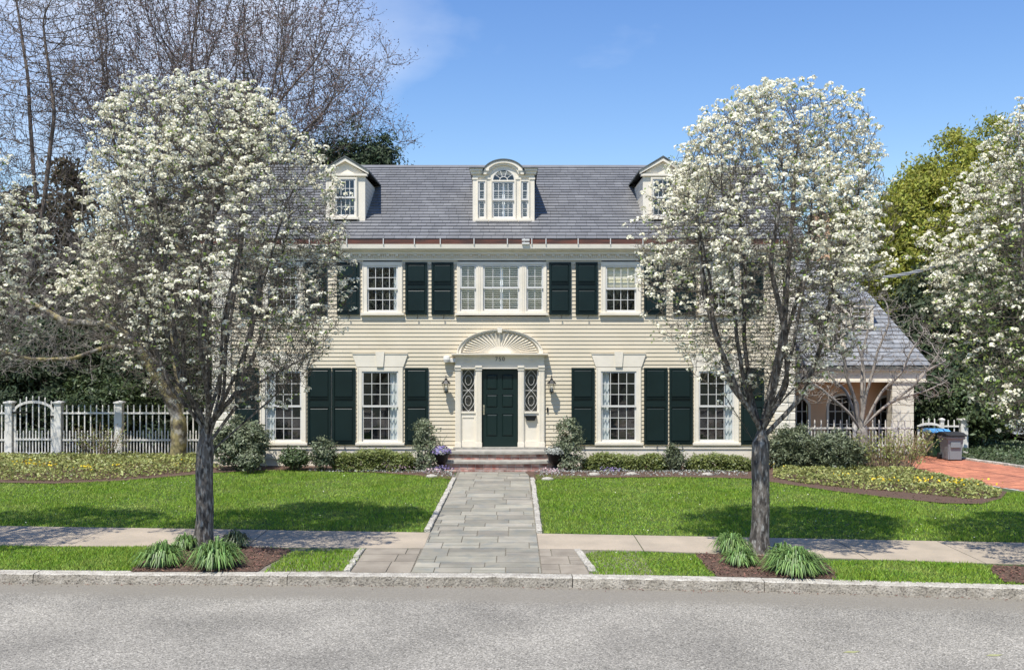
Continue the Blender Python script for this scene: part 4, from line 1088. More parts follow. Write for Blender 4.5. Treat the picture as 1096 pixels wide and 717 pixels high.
def gate(xa, xb, y, z_s, z_t, low, rail, label, group):
    t = thing('garden_gate', ((xa+xb)/2, y, 0), label, 'gate', group); xm = (xa+xb)/2; h = (xb-xa)/2
    f = lambda x: z_s+(z_t-z_s)*math.sqrt(max(0, 1-((x-xm)/h)**2))
    mb = MB(); fence_panel(mb, xa+.06, xb-.06, y, (rail, .13), low, lambda x: f(x)+.13, sp=.09)
    for s in (xa+.02, xb-.08): mb.box(s, s+.06, y-.03, y+.015, .06, z_s+.06)
    g_ = mb.build('gate_panel', M['white'], t)
    mb = MB(); A_ = [(xm+h*math.cos(math.pi*i/20), z_s+(z_t-z_s)*math.sin(math.pi*i/20)) for i in range(21)]; B_ = [(xm+(h-.07)*math.cos(math.pi*i/20), z_s+(z_t-z_s-.075)*math.sin(math.pi*i/20)) for i in range(21)]
    for i in range(20): mb.xz([A_[i], A_[i+1], B_[i+1], B_[i]], y-.055, y-.031)
    mb.build('arched_rail', M['white'], t)
    for z in (z_s, .13): MB().box(xa-.12, xa+.42, y-.075, y-.056, z-.03, z+.02).build('strap_hinge', M['black'], t)
    mb = MB(); mb.cbox(xb-.02, y-.07, z_s-.12, .16, .03, .05); mb.tube([(xb-.05, y-.06, z_s-.12), (xb-.05, y-.12, z_s-.12), (xb-.05, y-.12, z_s-.2)], .012, 5); mb.build('latch', M['black'], t)
gate(lp[0]+.11, fp[0]-.11, YL, ZF(441), ZF(428.5), ZF(461), ZF(470), 'white arched picket gate with black strap hinges beside the yellow flowered bed', 'arched picket gates')
YR = 27.6; SR = F/YR
def XR_(px): return (px-CX)/SR
def ZR(py): return CAMZ-(py-HY)/SR
t = thing('picket_fence', (XR_(900), YR, 0), 'white picket fence in front of the peach arcade porch', 'fence', 'white picket fences')
for a, b in ((853, 915), (915, 977)):
    mb = MB(); fence_panel(mb, XR_(a), XR_(b), YR, (ZR(458), .4), ZR(461), ZR(449.5), sp=.094); mb.build('picket_panel', M['white'], t)
post(t, XR_(915), YR, ZR(447), .11)
YG = 29.3; SG = F/YG
def XG(px): return (px-CX)/SG
def ZG(py): return CAMZ-(py-HY)/SG
gate(XG(981), XG(1007), YG, ZG(457), ZG(452), ZG(468), ZG(470), 'white arched picket gate behind the wheeled bins', 'arched picket gates')
t = thing('picket_fence', (XG(1018), YG, 0), 'short white picket fence between the bins and the square end post', 'fence', 'white picket fences')
mb = MB(); fence_panel(mb, XG(1010), XG(1026), YG, (ZG(456), .4), ZG(466), ZG(449.5)); mb.build('picket_panel', M['white'], t)
post(t, XG(1031), YG, ZG(448), .2); post(t, XG(1008), YG, ZG(448), .1)

# ---- wheeled bins
def bin_(x, y, col, lid, label, w=.56, d=.62, h=.95, rz=0):
    t = thing('wheeled_bin', (x, y, 0), label, 'bin', 'wheeled bins at the drive end')
    mb = MB(); b0, b1 = .78, 1.0
    def ring(s, z, yo=0): return [(x-w/2*s, y-d/2*s+yo, z), (x+w/2*s, y-d/2*s+yo, z), (x+w/2*s, y+d/2*s+yo, z), (x-w/2*s, y+d/2*s+yo, z)]
    R_ = [ring(.76, .04), ring(.8, .3), ring(.9, .62), ring(.97, h-.1), ring(1.04, h-.09), ring(1.04, h-.03), ring(.98, h-.03)]
    vs = [p for r in R_ for p in r]; fs = [(i*4+k, i*4+(k+1) % 4, i*4+4+(k+1) % 4, i*4+4+k) for i in range(len(R_)-1) for k in range(4)] + [(3, 2, 1, 0), (24, 25, 26, 27)]
    mb.add(vs, fs); mb.box(x-w*.28, x+w*.28, y-d*.475, y-d*.44, h-.34, h-.18); mb.build('bin_body', M[col], t, bevel=.012)
    mb = MB(); mb.yz([(y-d*.6, h-.02), (y-d*.6, h+.02), (y-d*.3, h+.075), (y+d*.3, h+.075), (y+d*.5, h+.03), (y+d*.5, h-.02)], x-w*.56, x+w*.56); mb.build('bin_lid', M[lid], t, bevel=.015)
    mb = MB(); mb.tube([(x-w*.35, y+d*.5, h-.03), (x-w*.35, y+d*.66, h+.02), (x+w*.35, y+d*.66, h+.02), (x+w*.35, y+d*.5, h-.03)], .017, 6); mb.build('bin_handle', M[col], t)
    for s in (-1, 1):
        mb = MB(); xx = x+s*w*.47; mb.tube([(xx-.03, y+d*.36, .1), (xx+.03, y+d*.36, .1)], .1, 16); mb.build('bin_wheel', M['rubber'], t)
    return t
yb_ = 27.9
bin_((1003-CX)*28.2/F, 28.25, 'bingreen', 'binblue', 'dark green wheeled bin with a bright blue lid at the end of the brick drive', w=.5, h=.74)
bin_((1018-CX)*27.4/F, 27.4, 'bingrey', 'rubber', 'grey wheeled bin with a black lid nearest the picket end post', w=.5, h=.72)

# ---- parked car behind the hedge
def car(x, y):
    t = thing('parked_car', (x, y, 0), 'silver parked car half hidden behind the dark shrubs at the right edge', 'car')
    L_, w = 4.5, 1.8; s = MB()
    prof = [(0, .35), (0, .62), (.1, .78), (1.1, .95), (1.75, 1.38), (3.2, 1.42), (3.95, 1.02), (4.45, .92), (4.5, .5), (4.4, .32), (.1, .3)]
    sec = []
    ws = [(-w/2, 0), (-w/2+.08, 1), (w/2-.08, 1), (w/2, 0)]
    n = len(prof); vs = []
    for (yy, k) in ((-w/2+.1, .97), (-w/2, 1), (w/2, 1), (w/2-.1, .97)):
        for px, pz in prof:
            inset = .22*max(0, (pz-.9)/.5) ; sgn = -1 if yy < 0 else 1
            vs.append((x+L_/2+(px-L_/2)*k, y+yy-sgn*inset, pz))
    fs = [(r*n+i, r*n+(i+1) % n, (r+1)*n+(i+1) % n, (r+1)*n+i) for r in range(3) for i in range(n)] + [tuple(range(n)), tuple(range(3*n, 4*n))[::-1]]
    s.add(vs, fs); s.build('car_body', M['carpaint'], t, bevel=.03)
    g_ = MB()
    for sy in (-1, 1):
        yy = y+sy*(w/2-.10); 
        for q in ([(1.45, 1.0), (1.9, 1.32), (2.4, 1.35), (2.4, 1.0)], [(2.48, 1.0), (2.48, 1.35), (3.1, 1.34), (3.65, 1.02)]):
            g_.add([(x+a, yy+sy*(.075-.2*max(0, b-.95)/.5+.02), b) for a, b in q], [(0, 1, 2, 3)])
    g_.build('side_window', M['carglass'], t)
    for wx in (.85, 3.65):
        for sy in (-1, 1):
            m_ = MB(); m_.tube([(x+wx, y+sy*(w/2-.2), .32), (x+wx, y+sy*(w/2+.02), .32)], .32, 22); ty = m_.build('car_wheel', M['rubber'], t)
            m_ = MB(); m_.tube([(x+wx, y+sy*(w/2+.0), .32), (x+wx, y+sy*(w/2+.03), .32)], .2, 16); m_.build('rim', M['carpaint'], ty)
car(16.6, 33.2)

# ---- service cable
p0 = Vector((8.0, 25.8, 4.9))
a = W(945, 297, 26.3); b = W(1026, 274, 24.0); c = W(1130, 205, 21)
pts = []
for i in range(31):
    s_ = i/30; pts.append(W(945, 297, 26.0).lerp(W(1140, 215, 20), s_) + Vector((0, 0, -.3*4*s_*(1-s_))))
mb = MB()
for k in range(3):
    off = [Vector((0, 0, .03*math.sin(i*.9+k*2.1))) + Vector((0, .03*math.cos(i*.9+k*2.1), 0)) for i in range(31)]
    mb.tube([p+o for p, o in zip(pts, off)], .018, 5)
mb.tube([W(945, 297, 26.0), W(930, 300, 27.5), W(900, 302, 30.5)], .012, 4)
tag(mb.build('service_cable', M['cable'], origin=tuple(pts[0])), 'pale twisted overhead cable sagging toward the upper right trees', 'cable')

# ================================================================== VEGETATION
def pear(px, py_base, prof, fork, trunk_r, label, seed, limbs=11, natt=2300, extra=None, lean=0.0, dens=1.0, leafp=.05):
    r = random.Random(seed); x, y = G(px, py_base); base = Vector((x, y, 0))
    t = thing('flowering_pear_tree', (x, y, 0), label, 'tree', 'white flowering street trees')
    prof = [(a-.22*max(0, (a-3)/4.5), b, c) for a, b, c in prof]; top = Vector((x+lean, y, fork)); zt = prof[-1][0]
    seeds = [([base, base.lerp(top, .33)+Vector((.02, 0, 0)), base.lerp(top, .66)-Vector((.015, .02, 0)), top], None)]
    for k in range(limbs):
        a = 2*math.pi*(k*.618+r.uniform(-.06, .06)); f = .2+.62*math.sqrt(((k+.5)/limbs)); h = zt-1.0-1.7*f**1.6+r.uniform(-.3, .3)
        rr = np.interp(h, [p[0] for p in prof], [p[1] for p in prof])*f; sh = np.interp(h, [p[0] for p in prof], [p[2] for p in prof])
        s0 = top - Vector((0, 0, r.uniform(0, .35))); e = Vector((x+sh+rr*math.cos(a), y+rr*math.sin(a), h))
        jj = lambda q: Vector((r.uniform(-q, q), r.uniform(-q, q), r.uniform(-q, q)*.5)); p1 = s0.lerp(e, .2)+Vector((math.cos(a)*rr*.2, math.sin(a)*rr*.2, -.05))+jj(.08); p15 = s0.lerp(e, .42)+Vector((math.cos(a)*rr*.22, math.sin(a)*rr*.22, 0))+jj(.16); p2 = s0.lerp(e, .7)+Vector((math.cos(a)*rr*.12, math.sin(a)*rr*.12, 0))+jj(.18)
        seeds.append(([s0, p1, p15, p2, e], True))
    for q in (extra or []): seeds.append((q, True))
    A = crown_points(prof, x, y, natt, r)
    nodes, par = grow(seeds, A, .08, .8, .105, iters=70, maxn=26000, wob=.3, up=.12, r=r)
    rad, ch = radii(nodes, par, trunk_r, .0042)
    for i, p in enumerate(nodes):
        if p.z < .5: rad[i] *= 1+.4*(1-p.z/.5)**2
    big, small = MB(), MB()
    wood(big, small, nodes, par, rad, ch, thin=.016)
    E = spurs(small, nodes, par, rad, ch, .0135, 1, .16, .0038, r, upb=.3, keep=.9)
    big.build('trunk', M['bark'], t, smooth=True)
    small.build('twigs', M['twig'], t, smooth=True)
    zs = [p[0] for p in prof]; rs = [p[1] for p in prof]; sh = [p[2] for p in prof]
    sel = []; lf = []
    for e, i in E:
        R_ = max(.2, float(np.interp(e.z, zs, rs))); q = math.hypot(e.x-x-float(np.interp(e.z, zs, sh)), e.y-y)/R_
        hz = (e.z-zs[0])/(zs[-1]-zs[0])
        nz = noise.noise(Vector((e.x*2.3, e.y*2.3, e.z*2.3+seed)))
        nb = noise.noise(Vector((e.x*.95+7, e.y*.95, e.z*.95+seed*2))); prob = dens*(max(0, q-.5)*.8 + .75*max(0, hz-.55) - .02 + nz*1.0 + nb*1.0)
        if hz < .35: prob *= .55
        if r.random() < prob: sel.append(e)
        elif r.random() < leafp: lf.append(e)
    E_ = np.array([tuple(e) for e in sel])
    V, Fq = corymbs(E_, .058, seed, per=15); npmesh('crown', V, Fq, M['petal'], t)
    LP = np.concatenate([np.repeat(E_, 1, 0), np.repeat(np.array([tuple(e) for e in lf]), 3, 0)]); LP = LP + np.random.default_rng(seed).normal(size=LP.shape)*.035
    V, Fq = leaves(LP, .03, .5, .5); npmesh('leaves', V, Fq, M['newleaf'], t)
    print('pear', len(nodes), len(E), len(sel))
    return t
s1 = 67.5
def zz(py): return 3.2-(py-371)/s1
profL = [(zz(440), .7, .3), (zz(420), 1.2, .4), (zz(380), 1.72, .42), (zz(330), 2.1, .2), (zz(260), 2.14, .13), (zz(200), 1.85, .13), (zz(130), 1.5, .07), (zz(100), 1.15, -.05), (zz(85), .75, -.12), (zz(72), .2, -.15)]
s1 = 69.0
profR = [(zz(425), .45, .15), (zz(390), 1.05, .15), (zz(350), 1.45, .1), (zz(300), 1.8, .15), (zz(250), 1.95, .15), (zz(200), 1.78, .1), (zz(150), 1.52, .15), (zz(115), 1.2, .3), (zz(97), .85, .35), (zz(80), .25, .4)]
bL = Vector((*G(217, 586), 0)); bR = Vector((*G(812, 591), 0))
def rel(b, px, py, dy=0): d = b.y; return W(px, py, d+dy)
pear(217, 586, profL, 1.95, .135, 'white blossoming street tree in the left kerbside planting bed, in front of the leftmost windows', 11, natt=15000, limbs=12, lean=.06,
     extra=[[rel(bL, 219, 490), rel(bL, 250, 462, .2), rel(bL, 285, 432, .3), rel(bL, 318, 400, .4)], [rel(bL, 219, 455), rel(bL, 245, 428, -.1), rel(bL, 285, 405, -.3), rel(bL, 340, 375, -.3)], [rel(bL, 218, 440), rel(bL, 170, 390, -.2), rel(bL, 125, 340, .1)]], dens=.66)
pear(812, 591, profR, 2.05, .135, 'white blossoming street tree in the right kerbside planting bed, against open blue sky', 23, natt=13000, limbs=11, lean=.05,
     extra=[[rel(bR, 810, 480), rel(bR, 793, 450, -.1), rel(bR, 772, 418, -.2), rel(bR, 738, 398, -.25)], [rel(bR, 815, 455), rel(bR, 850, 415, .1), rel(bR, 880, 380, .2), rel(bR, 915, 350, .3)]], dens=.86)
s1 = 66.0
profF = [(1.6, 1.0, 0), (2.4, 1.9, 0), (3.6, 2.25, 0), (4.8, 2.2, 0), (5.8, 1.9, 0), (6.8, 1.4, .1), (7.4, .8, .1), (7.7, .3, .1)]
pear(1178, 604, profF, 1.7, .17, 'white blossoming tree with fresh green leaves cut by the right edge', 37, natt=10000, limbs=12, dens=.8, leafp=.3)
profX = [(2.0, .8, 0), (2.8, 1.4, 0), (3.8, 1.7, 0), (5, 1.8, 0), (6, 1.4, 0), (6.8, .6, 0)]
pear(-88, 588, profX, 1.9, .15, 'white blossoming tree just outside the left edge with a few flower clumps showing', 51, natt=4500, limbs=12, dens=.8)

def bare(base, seeds, A, trunk_r, name, label, bark, seed, step=.28, infl=2.5, kill=.45, tip=.007, sp=(2, .4, .006), bud=None, budsize=.045, budn=2, cat='tree', group=None, iters=80, lim=.02, keep=.8, thin=.03, smallm=None):
    r = random.Random(seed); t = thing(name, tuple(base), label, cat, group)
    nodes, par = grow(seeds, A, step, infl, kill, iters=iters, maxn=9000, wob=.3, up=.06, r=r)
    rad, ch = radii(nodes, par, trunk_r, tip)
    big, small = MB(), MB(); wood(big, small, nodes, par, rad, ch, thin=thin)
    E = spurs(small, nodes, par, rad, ch, lim, sp[0], sp[1], sp[2], r, upb=.2, keep=keep)
    big.build('trunk', M[bark], t, smooth=True); small.build('twigs', M[smallm or bark], t, smooth=True)
    if bud:
        P = np.array([tuple(e) for e, i in E]); P = np.repeat(P, budn, 0) + np.random.default_rng(seed).normal(size=(len(P)*budn, 3))*sp[1]*.3
        V, Fq = leaves(P, budsize, .5, .2); npmesh('buds', V, Fq, M[bud], t)
    print(name, len(nodes), len(E)); return t
# big budding tree behind the left of the house
r = random.Random(5)
Yb = 38.0; b0 = W(225, 470, Yb); b0.z = 0
prof = [(7.0, 2.5, 0), (9, 5.2, 0), (11, 6.2, .3), (13, 6.4, .2), (15, 6.2, 0), (17, 5.2, 0), (19, 3.2, 0), (20, 1, 0)]
A = crown_points(prof, b0.x+.6, Yb, 9500, r, shell=.1)
sd = [([b0, b0+Vector((.2, 0, 2.5)), b0+Vector((-.1, 0, 5.5))], None)]
for k in range(9):
    a = k*2.4; f = .3+.6*((k+.5)/9); sd.append(([b0+Vector((0, 0, 5.2-r.random())), b0+Vector((2.2*f*math.cos(a)+r.uniform(-.4, .4), 2.2*f*math.sin(a), 7.2-1.0*f)), b0+Vector((4.4*f*math.cos(a)+r.uniform(-.6, .6), 3.6*f*math.sin(a), 10-2.5*f)), b0+Vector((6.0*f*math.cos(a), 4.6*f*math.sin(a), 13.0-4*f))], True))
bare(b0, sd, A, .26, 'bare_tree', 'tall bare tree with purple-brown buds rising behind the left end of the slate roof', 'barebark', 5, step=.24, infl=2.0, kill=.32, tip=.011, sp=(2, .45, .008), bud='bud', budsize=.042, budn=3, lim=.05, keep=.85)
# second bare tree at the far left
Yb = 32.0; b1 = W(-10, 470, Yb); b1.z = 0; r = random.Random(6)
prof = [(6.0, 1.6, .6), (8, 2.4, .9), (10, 2.9, 1.2), (12, 3.0, 1.3), (14, 2.6, 1.5), (16, 1.8, 1.6)]
A = crown_points(prof, b1.x+.4, Yb, 3600, r, shell=.1)
sd = [([b1, b1+Vector((.2, 0, 2.8)), W(20, 330, Yb)], None), ([W(20, 330, Yb), W(38, 210, Yb), W(30, 90, Yb), W(15, -20, Yb)], True), ([W(20, 330, Yb), W(45, 240, Yb-.3), W(58, 120, Yb-.5), W(45, 20, Yb-.6)], True), ([W(15, 350, Yb), W(-10, 220, Yb), W(-20, 100, Yb)], True)]
bare(b1, sd, A, .12, 'bare_tree', 'slender bare tree with ascending limbs at the upper left corner', 'barebark', 8, step=.22, infl=1.8, kill=.3, tip=.010, sp=(2, .5, .008), bud='bud', budsize=.03, budn=2, lim=.04, keep=.55)
# lichen-spotted tree with two trunks by the picket fence
Yt = 27.1; b2 = W(190, 478, Yt); b2.z = 0; r = random.Random(9)
A = []
for _ in range(3600):
    px = r.uniform(-40, 235); cyy = np.interp(px, [-40, 60, 150, 235], [350, 330, 300, 300]); py = r.gauss(cyy, 38)
    if py > 405: continue
    A.append(W(px, py, Yt+r.uniform(-2.0, 1.6)))
sd = [([b2, W(192, 455, Yt), W(190, 440, Yt)], None),
      ([W(190, 445, Yt), W(176, 415, Yt-.1), W(158, 385, Yt-.2), W(146, 366, Yt-.3), W(110, 345, Yt-.5), W(80, 320, Yt-.6)], True),
      ([W(190, 440, Yt), W(192, 410, Yt), W(186, 370, Yt+.1), W(184, 320, Yt+.2), W(192, 270, Yt+.2)], True),
      ([W(150, 372, Yt-.3), W(115, 370, Yt-.8), W(75, 385, Yt-1.0), W(30, 384, Yt-1.1), W(0, 376, Yt-1.2), W(-30, 360, Yt-1.2)], True),
      ([W(112, 346, Yt-.5), W(70, 345, Yt-.4), W(30, 322, Yt-.3), W(-20, 300, Yt-.2)], True)]
bare(b2, sd, A, .22, 'spotted_bark_tree', 'leaning twin-trunk tree with yellow lichen bark in front of the left picket fence', 'lichen', 9, step=.15, infl=1.0, kill=.2, tip=.005, sp=(2, .3, .005), lim=.012, keep=.7, thin=.03, smallm='palebark')
# pale leafless tree before the wing
Yt = 26.7; b3 = W(925, 468, Yt); b3.z = 0; r = random.Random(12)
A = []
for _ in range(3000):
    a = r.uniform(.12, math.pi-.12); q = r.uniform(.35, 1); A.append(W(928+95*q*math.cos(a), 442-135*q*math.sin(a), Yt+r.uniform(-1.3, 1.3)))
sd = [([b3, W(923, 462, Yt), W(922, 458, Yt)], None)]
for (m1, m2, e) in (((912, 430), (890, 405), (868, 385)), ((916, 425), (905, 385), (893, 340)), ((922, 415), (921, 380), (925, 320)), ((930, 420), (940, 375), (950, 325)), ((938, 432), (962, 400), (990, 355)), ((942, 438), (975, 415), (1015, 385)), ((945, 436), (985, 405), (1022, 340)), ((928, 410), (915, 360), (905, 320)), ((905, 440), (880, 415), (855, 405)), ((950, 432), (990, 418), (1012, 408))):
    dy = r.uniform(-.7, .7); sd.append(([W(922+r.uniform(-2,2), 458, Yt), W(m1[0]+r.uniform(-3, 3), m1[1], Yt+dy*.3), W((m1[0]+m2[0])/2+r.uniform(-5, 5), (m1[1]+m2[1])/2, Yt+dy*.5), W(m2[0]+r.uniform(-3, 3), m2[1], Yt+dy*.7), W((e[0]+m2[0])/2+r.uniform(-7, 7), (e[1]+m2[1])/2+r.uniform(-4, 4), Yt+dy*.8), W(*e, Yt+dy)], True))
bare(b3, sd, A, .15, 'bare_ornamental_tree', 'pale many-stemmed leafless tree in front of the peach arcade', 'palebark', 12, step=.11, infl=.7, kill=.17, tip=.008, sp=(1, .2, .005), lim=.012, keep=.3, thin=.02)

def leafy(name, base, label, cat, P, D, size, m, asp=.5, up=.3, trunk=None, group=None, seed=0, part='foliage', stem='trunk', bark='barebark'):
    t = thing(name, tuple(base), label, cat, group); r_ = np.random.default_rng(seed)
    V, Fq = leaves(P, size, asp, up, r_, N=D*.9+unit(len(P), r_)*.5); npmesh(part, V, Fq, M[m], t)
    if trunk:
        mb = MB()
        for q in trunk: mb.tube(q[0], q[1], 7)
        mb.build(stem, M[bark], t, smooth=True)
    return t
def conifer(px, py_top, Y, rad, label, m, seed, n=420, per=38, size=.11, rc=.28, name='evergreen_tree', z0=.3, group='dark evergreens behind the garden', shape=None):
    top = W(px, py_top, Y); h = top.z; x = top.x
    shape = shape or [(0, .75), (.2, 1), (.45, .92), (.7, .62), (.88, .32), (1, .04)]
    prof = [(z0+(h-z0)*a, rad*b) for a, b in shape]
    P, D = profile_cloud(x, Y, prof, n, per, rc, seed, shell=.35, amp=.55, droop=.15)
    return leafy(name, (x, Y, 0), label, 'tree', P, D, size, m, .38, .25, trunk=[([(x, Y, 0), (x+.05, Y, h*.5), (x, Y, h*.95)], [rad*.09+.06, rad*.06+.03, .02])], group=group, seed=seed)
conifer(-50, 225, 33, 2.6, 'dark evergreen at the left edge behind the slender bare tree', 'conifer', 101)
conifer(22, 205, 34.5, 2.3, 'rusty-tinted conifer second from the left edge behind the fence', 'rusty', 102)
conifer(72, 172, 36, 2.2, 'tallest rusty brown-green conifer at the left, pointed top against the sky', 'rusty', 103, n=480)
conifer(120, 240, 33, 2.2, 'dark conifer behind the arched picket gate and the leaning trunk', 'hemlock', 104, n=480)
conifer(168, 215, 35, 2.0, 'dark conifer seen through the left side of the left blossoming tree', 'conifer', 105, n=450)
conifer(220, 150, 38, 1.9, 'tall narrow conifer hidden behind the middle of the left blossoming tree', 'conifer', 106, n=380)
conifer(262, 78, 41, 1.5, 'conifer whose thin tip shows above the left blossoming tree', 'conifer', 107, n=330, shape=[(0, .9), (.4, 1), (.7, .6), (.9, .25), (1, .03)])
for i, (px, pt, Y, rd) in enumerate(((-15, 335, 30.6, 1.7), (45, 345, 30.2, 1.6), (160, 338, 30.8, 1.5), (214, 325, 31.2, 1.4))):
    conifer(px, pt, Y, rd, ['low dark yew behind the left fence panel', 'low dark yew directly behind the arched gate', 'low dark yew behind the twin trunk', 'low dark yew beside the left corner of the house'][i], 'conifer', 120+i, n=300, per=42, size=.085, rc=.22, shape=[(0, .95), (.4, 1), (.7, .85), (.9, .5), (1, .15)])
P, D = cloud(W(108, 432, 29.3), (1.35, .9, .85), 230, 26, .16, 140); leafy('rhododendron_shrub', (W(108, 432, 29.3).x, 29.3, 0), 'rounded mid green shrub showing above the picket fence', 'shrub', P, D, .07, 'mid', .4, seed=3, trunk=[([(W(108, 432, 29.3).x, 29.3, 0), W(108, 440, 29.3)], [.06, .03])], stem='stem')
P, D = cloud(W(402, 172, 36), (.95, 1.0, .95), 200, 26, .16, 141, amp=.8, shell=.2)
c_ = W(405, 168, 36); leafy('pine_tree', (c_.x, 36, 0), 'dark pine crown just above the roof beside the pedimented dormer', 'tree', P, D, .10, 'conifer', .3, seed=5, trunk=[([(c_.x, 36, 0), (c_.x, 36, c_.z)], [.2, .06])])
P, D = cloud(W(362, 178, 37), (1.2, 1.2, 1.25), 220, 26, .18, 142, amp=.8, shell=.2)
c_ = W(360, 172, 37); leafy('pine_tree', (c_.x, 37, 0), 'dark pine crown behind the pediment of the left dormer', 'tree', P, D, .10, 'conifer', .3, seed=6, trunk=[([(c_.x, 37, 0), (c_.x, 37, c_.z)], [.2, .06])])
# right hand trees
sh2 = [(0, .7), (.3, 1), (.6, .95), (.8, .7), (.92, .42), (1, .1)]
conifer(985, 172, 38, 2.1, 'golden-green evergreen with its top left of the taller one', 'gold', 201, n=770, per=70, size=.08, rc=.26, name='golden_evergreen_tree', group='golden evergreens', shape=sh2, z0=1)
conifer(1020, 140, 39, 2.2, 'tallest golden-green evergreen against the blue sky at right', 'gold', 202, n=770, per=70, size=.08, rc=.26, name='golden_evergreen_tree', group='golden evergreens', shape=sh2, z0=1)
conifer(960, 200, 40, 1.9, 'golden-green evergreen rising just beyond the hipped wing roof', 'gold', 203, n=616, per=70, size=.08, rc=.26, name='golden_evergreen_tree', group='golden evergreens', shape=sh2, z0=1)
conifer(1065, 128, 39, 2.4, 'golden-green evergreen behind the right edge blossoms', 'gold', 204, n=660, per=70, size=.08, rc=.26, name='golden_evergreen_tree', group='golden evergreens', shape=sh2, z0=1)
conifer(905, 215, 42, 2.4, 'golden-green evergreen glimpsed through the right blossoming tree', 'gold', 205, n=550, per=70, size=.08, rc=.26, name='golden_evergreen_tree', group='golden evergreens', shape=sh2, z0=1)
for i, (px, pt, Y, rd, m) in enumerate(((1000, 285, 33.5, 1.9, 'hemlock'), (1045, 270, 35.5, 2.0, 'mid'), (1088, 255, 36.5, 2.3, 'hemlock'), (975, 330, 34.5, 1.2, 'conifer'), (1150, 260, 35, 2.6, 'conifer'), (1012, 380, 31.3, 1.0, 'conifer'))):
    conifer(px, pt, Y, rd, ['dark shrubby evergreen right of the wing roof slope', 'mid green tree between the golden evergreens and the driveway', 'dark tree behind the silver parked car', 'narrow dark evergreen touching the wing roof edge', 'dark tree beyond the right edge', 'low dark evergreen behind the bins and short fence'][i], m, 220+i, n=430, per=38, size=.1, rc=.25, shape=[(0, .7), (.25, .95), (.6, 1), (.85, .65), (1, .15)], group='trees along the drive')
c_ = W(1052, 430, 29.8); P, D = cloud((c_.x, c_.y, 1.35), (1.1, 1.0, 1.0), 260, 24, .17, 230, amp=.5)
leafy('broadleaf_shrub', (c_.x, c_.y, 0), 'loose green shrub beside the drive in front of the parked car', 'shrub', P, D, .07, 'mid', .45, seed=8, trunk=[([(c_.x, c_.y, 0), (c_.x, c_.y, 1.3)], [.06, .02])], stem='stem')
# distant wood
n = 1500; D = unit(n); cx_ = rng.uniform(-75, 75, n); C = np.c_[cx_, rng.uniform(58, 74, n), rng.random(n)**.8*(6.2+1.3*np.sin(cx_*.3)+.9*np.sin(cx_*.9))]
P = np.repeat(C, 26, 0)+rng.normal(size=(n*26, 3))*.55; V, Fq = leaves(P, .26, .6, .3); tag(npmesh('distant_wood', V, Fq, M['hemlock']), kind='stuff')

# shrubs at the house
def shrub(name, px, py, Y, rx, ry, rz, label, m, seed, n=200, per=26, rc=.07, size=.035, up=.4, group=None, asp=.5, amp=.35, shell=.4):
    c = W(px, py, Y); P, D = cloud((c.x, c.y, c.z), (rx, ry, rz), n, per, rc, seed, amp=amp, shell=shell); P = P[P[:, 2] > .02]; D = D[:len(P)]
    return leafy(name, (c.x, c.y, 0), label, 'shrub', P, D, size, m, asp, up, seed=seed, group=group, stem='stem', trunk=[([(c.x+dx, c.y, .0), (c.x+dx*3, c.y+dx, max(.1, c.z))], [.018, .008]) for dx in (-.05, 0, .06)])
def hedge(name, px0, px1, py_top, Y, dy, label, m, seed, dens=520, size=.032, group=None):
    x0 = (px0-CX)*Y/F; x1 = (px1-CX)*Y/F; h = CAMZ-(py_top-HY)*Y/F; r_ = np.random.default_rng(seed); n = int((x1-x0)*dens)
    Q = np.c_[r_.uniform(x0, x1, n), r_.uniform(-1, 1, n), r_.uniform(0, 1, n)]
    ed = np.clip(np.minimum(Q[:, 0]-x0, x1-Q[:, 0])/.22, .35, 1); hh = h*(.90+.1*np.sin(Q[:, 0]*4.1+seed)+.05*np.sin(Q[:, 0]*11))*ed**.5
    k = r_.random(n) < .55; Q[k, 2] = 1-(r_.random(k.sum())*.18); Q[~k, 1] = np.sign(Q[~k, 1])*(1-.25*r_.random((~k).sum()))
    C = np.c_[Q[:, 0], Y+Q[:, 1]*dy*ed*(1-.25*Q[:, 2]), Q[:, 2]*hh*(1-.18*Q[:, 1]**2)]
    P = np.repeat(C, 14, 0)+r_.normal(size=(n*14, 3))*.045; P = P[P[:, 2] > .02]; D = np.tile([0, -.3, .6], (len(P), 1))
    st_ = [([(x, Y, 0), (x+.05, Y+.03, h*.7)], [.015, .006]) for x in np.arange(x0+.15, x1-.1, .3)]
    return leafy(name, ((x0+x1)/2, Y, 0), label, 'hedge', P, D, size, m, .5, .3, seed=seed, trunk=st_, stem='stem', group=group)
shrub('evergreen_shrub', 258, 474, 25.2, .72, .55, .62, 'large dark rounded shrub at the left corner of the house', 'grey_leaf', 301, n=420, size=.04)
shrub('daffodil_clump', 268, 492, 24.5, .26, .2, .2, 'small leafy clump with yellow flowers in front of the large corner shrub', 'grey_leaf', 302, n=90, size=.035)
shrub('round_shrub', 316, 490, 25.1, .36, .3, .24, 'small round green shrub under the leftmost ground floor window', 'mid', 303, n=150)
shrub('azalea_shrub', 346, 485, 25.0, .28, .25, .36, 'upright pinkish green shrub at the left end of the boxwood hedge', 'grey_leaf', 304, n=130)
hedge('boxwood_hedge', 356, 446, 482.5, 25.15, .33, 'low boxwood hedge left of the front steps', 'box', 305, group='boxwood hedges')
hedge('boxwood_hedge', 625, 714, 487, 25.15, .33, 'low boxwood hedge under the window right of the front steps', 'box', 306, group='boxwood hedges')
hedge('boxwood_hedge', 735, 806, 488, 25.1, .33, 'low boxwood hedge under the rightmost ground floor window', 'box', 307, group='boxwood hedges')
shrub('azalea_shrub', 721, 490, 24.95, .2, .2, .30, 'small open shrub between the two right boxwood hedges', 'grey_leaf', 308, n=90)
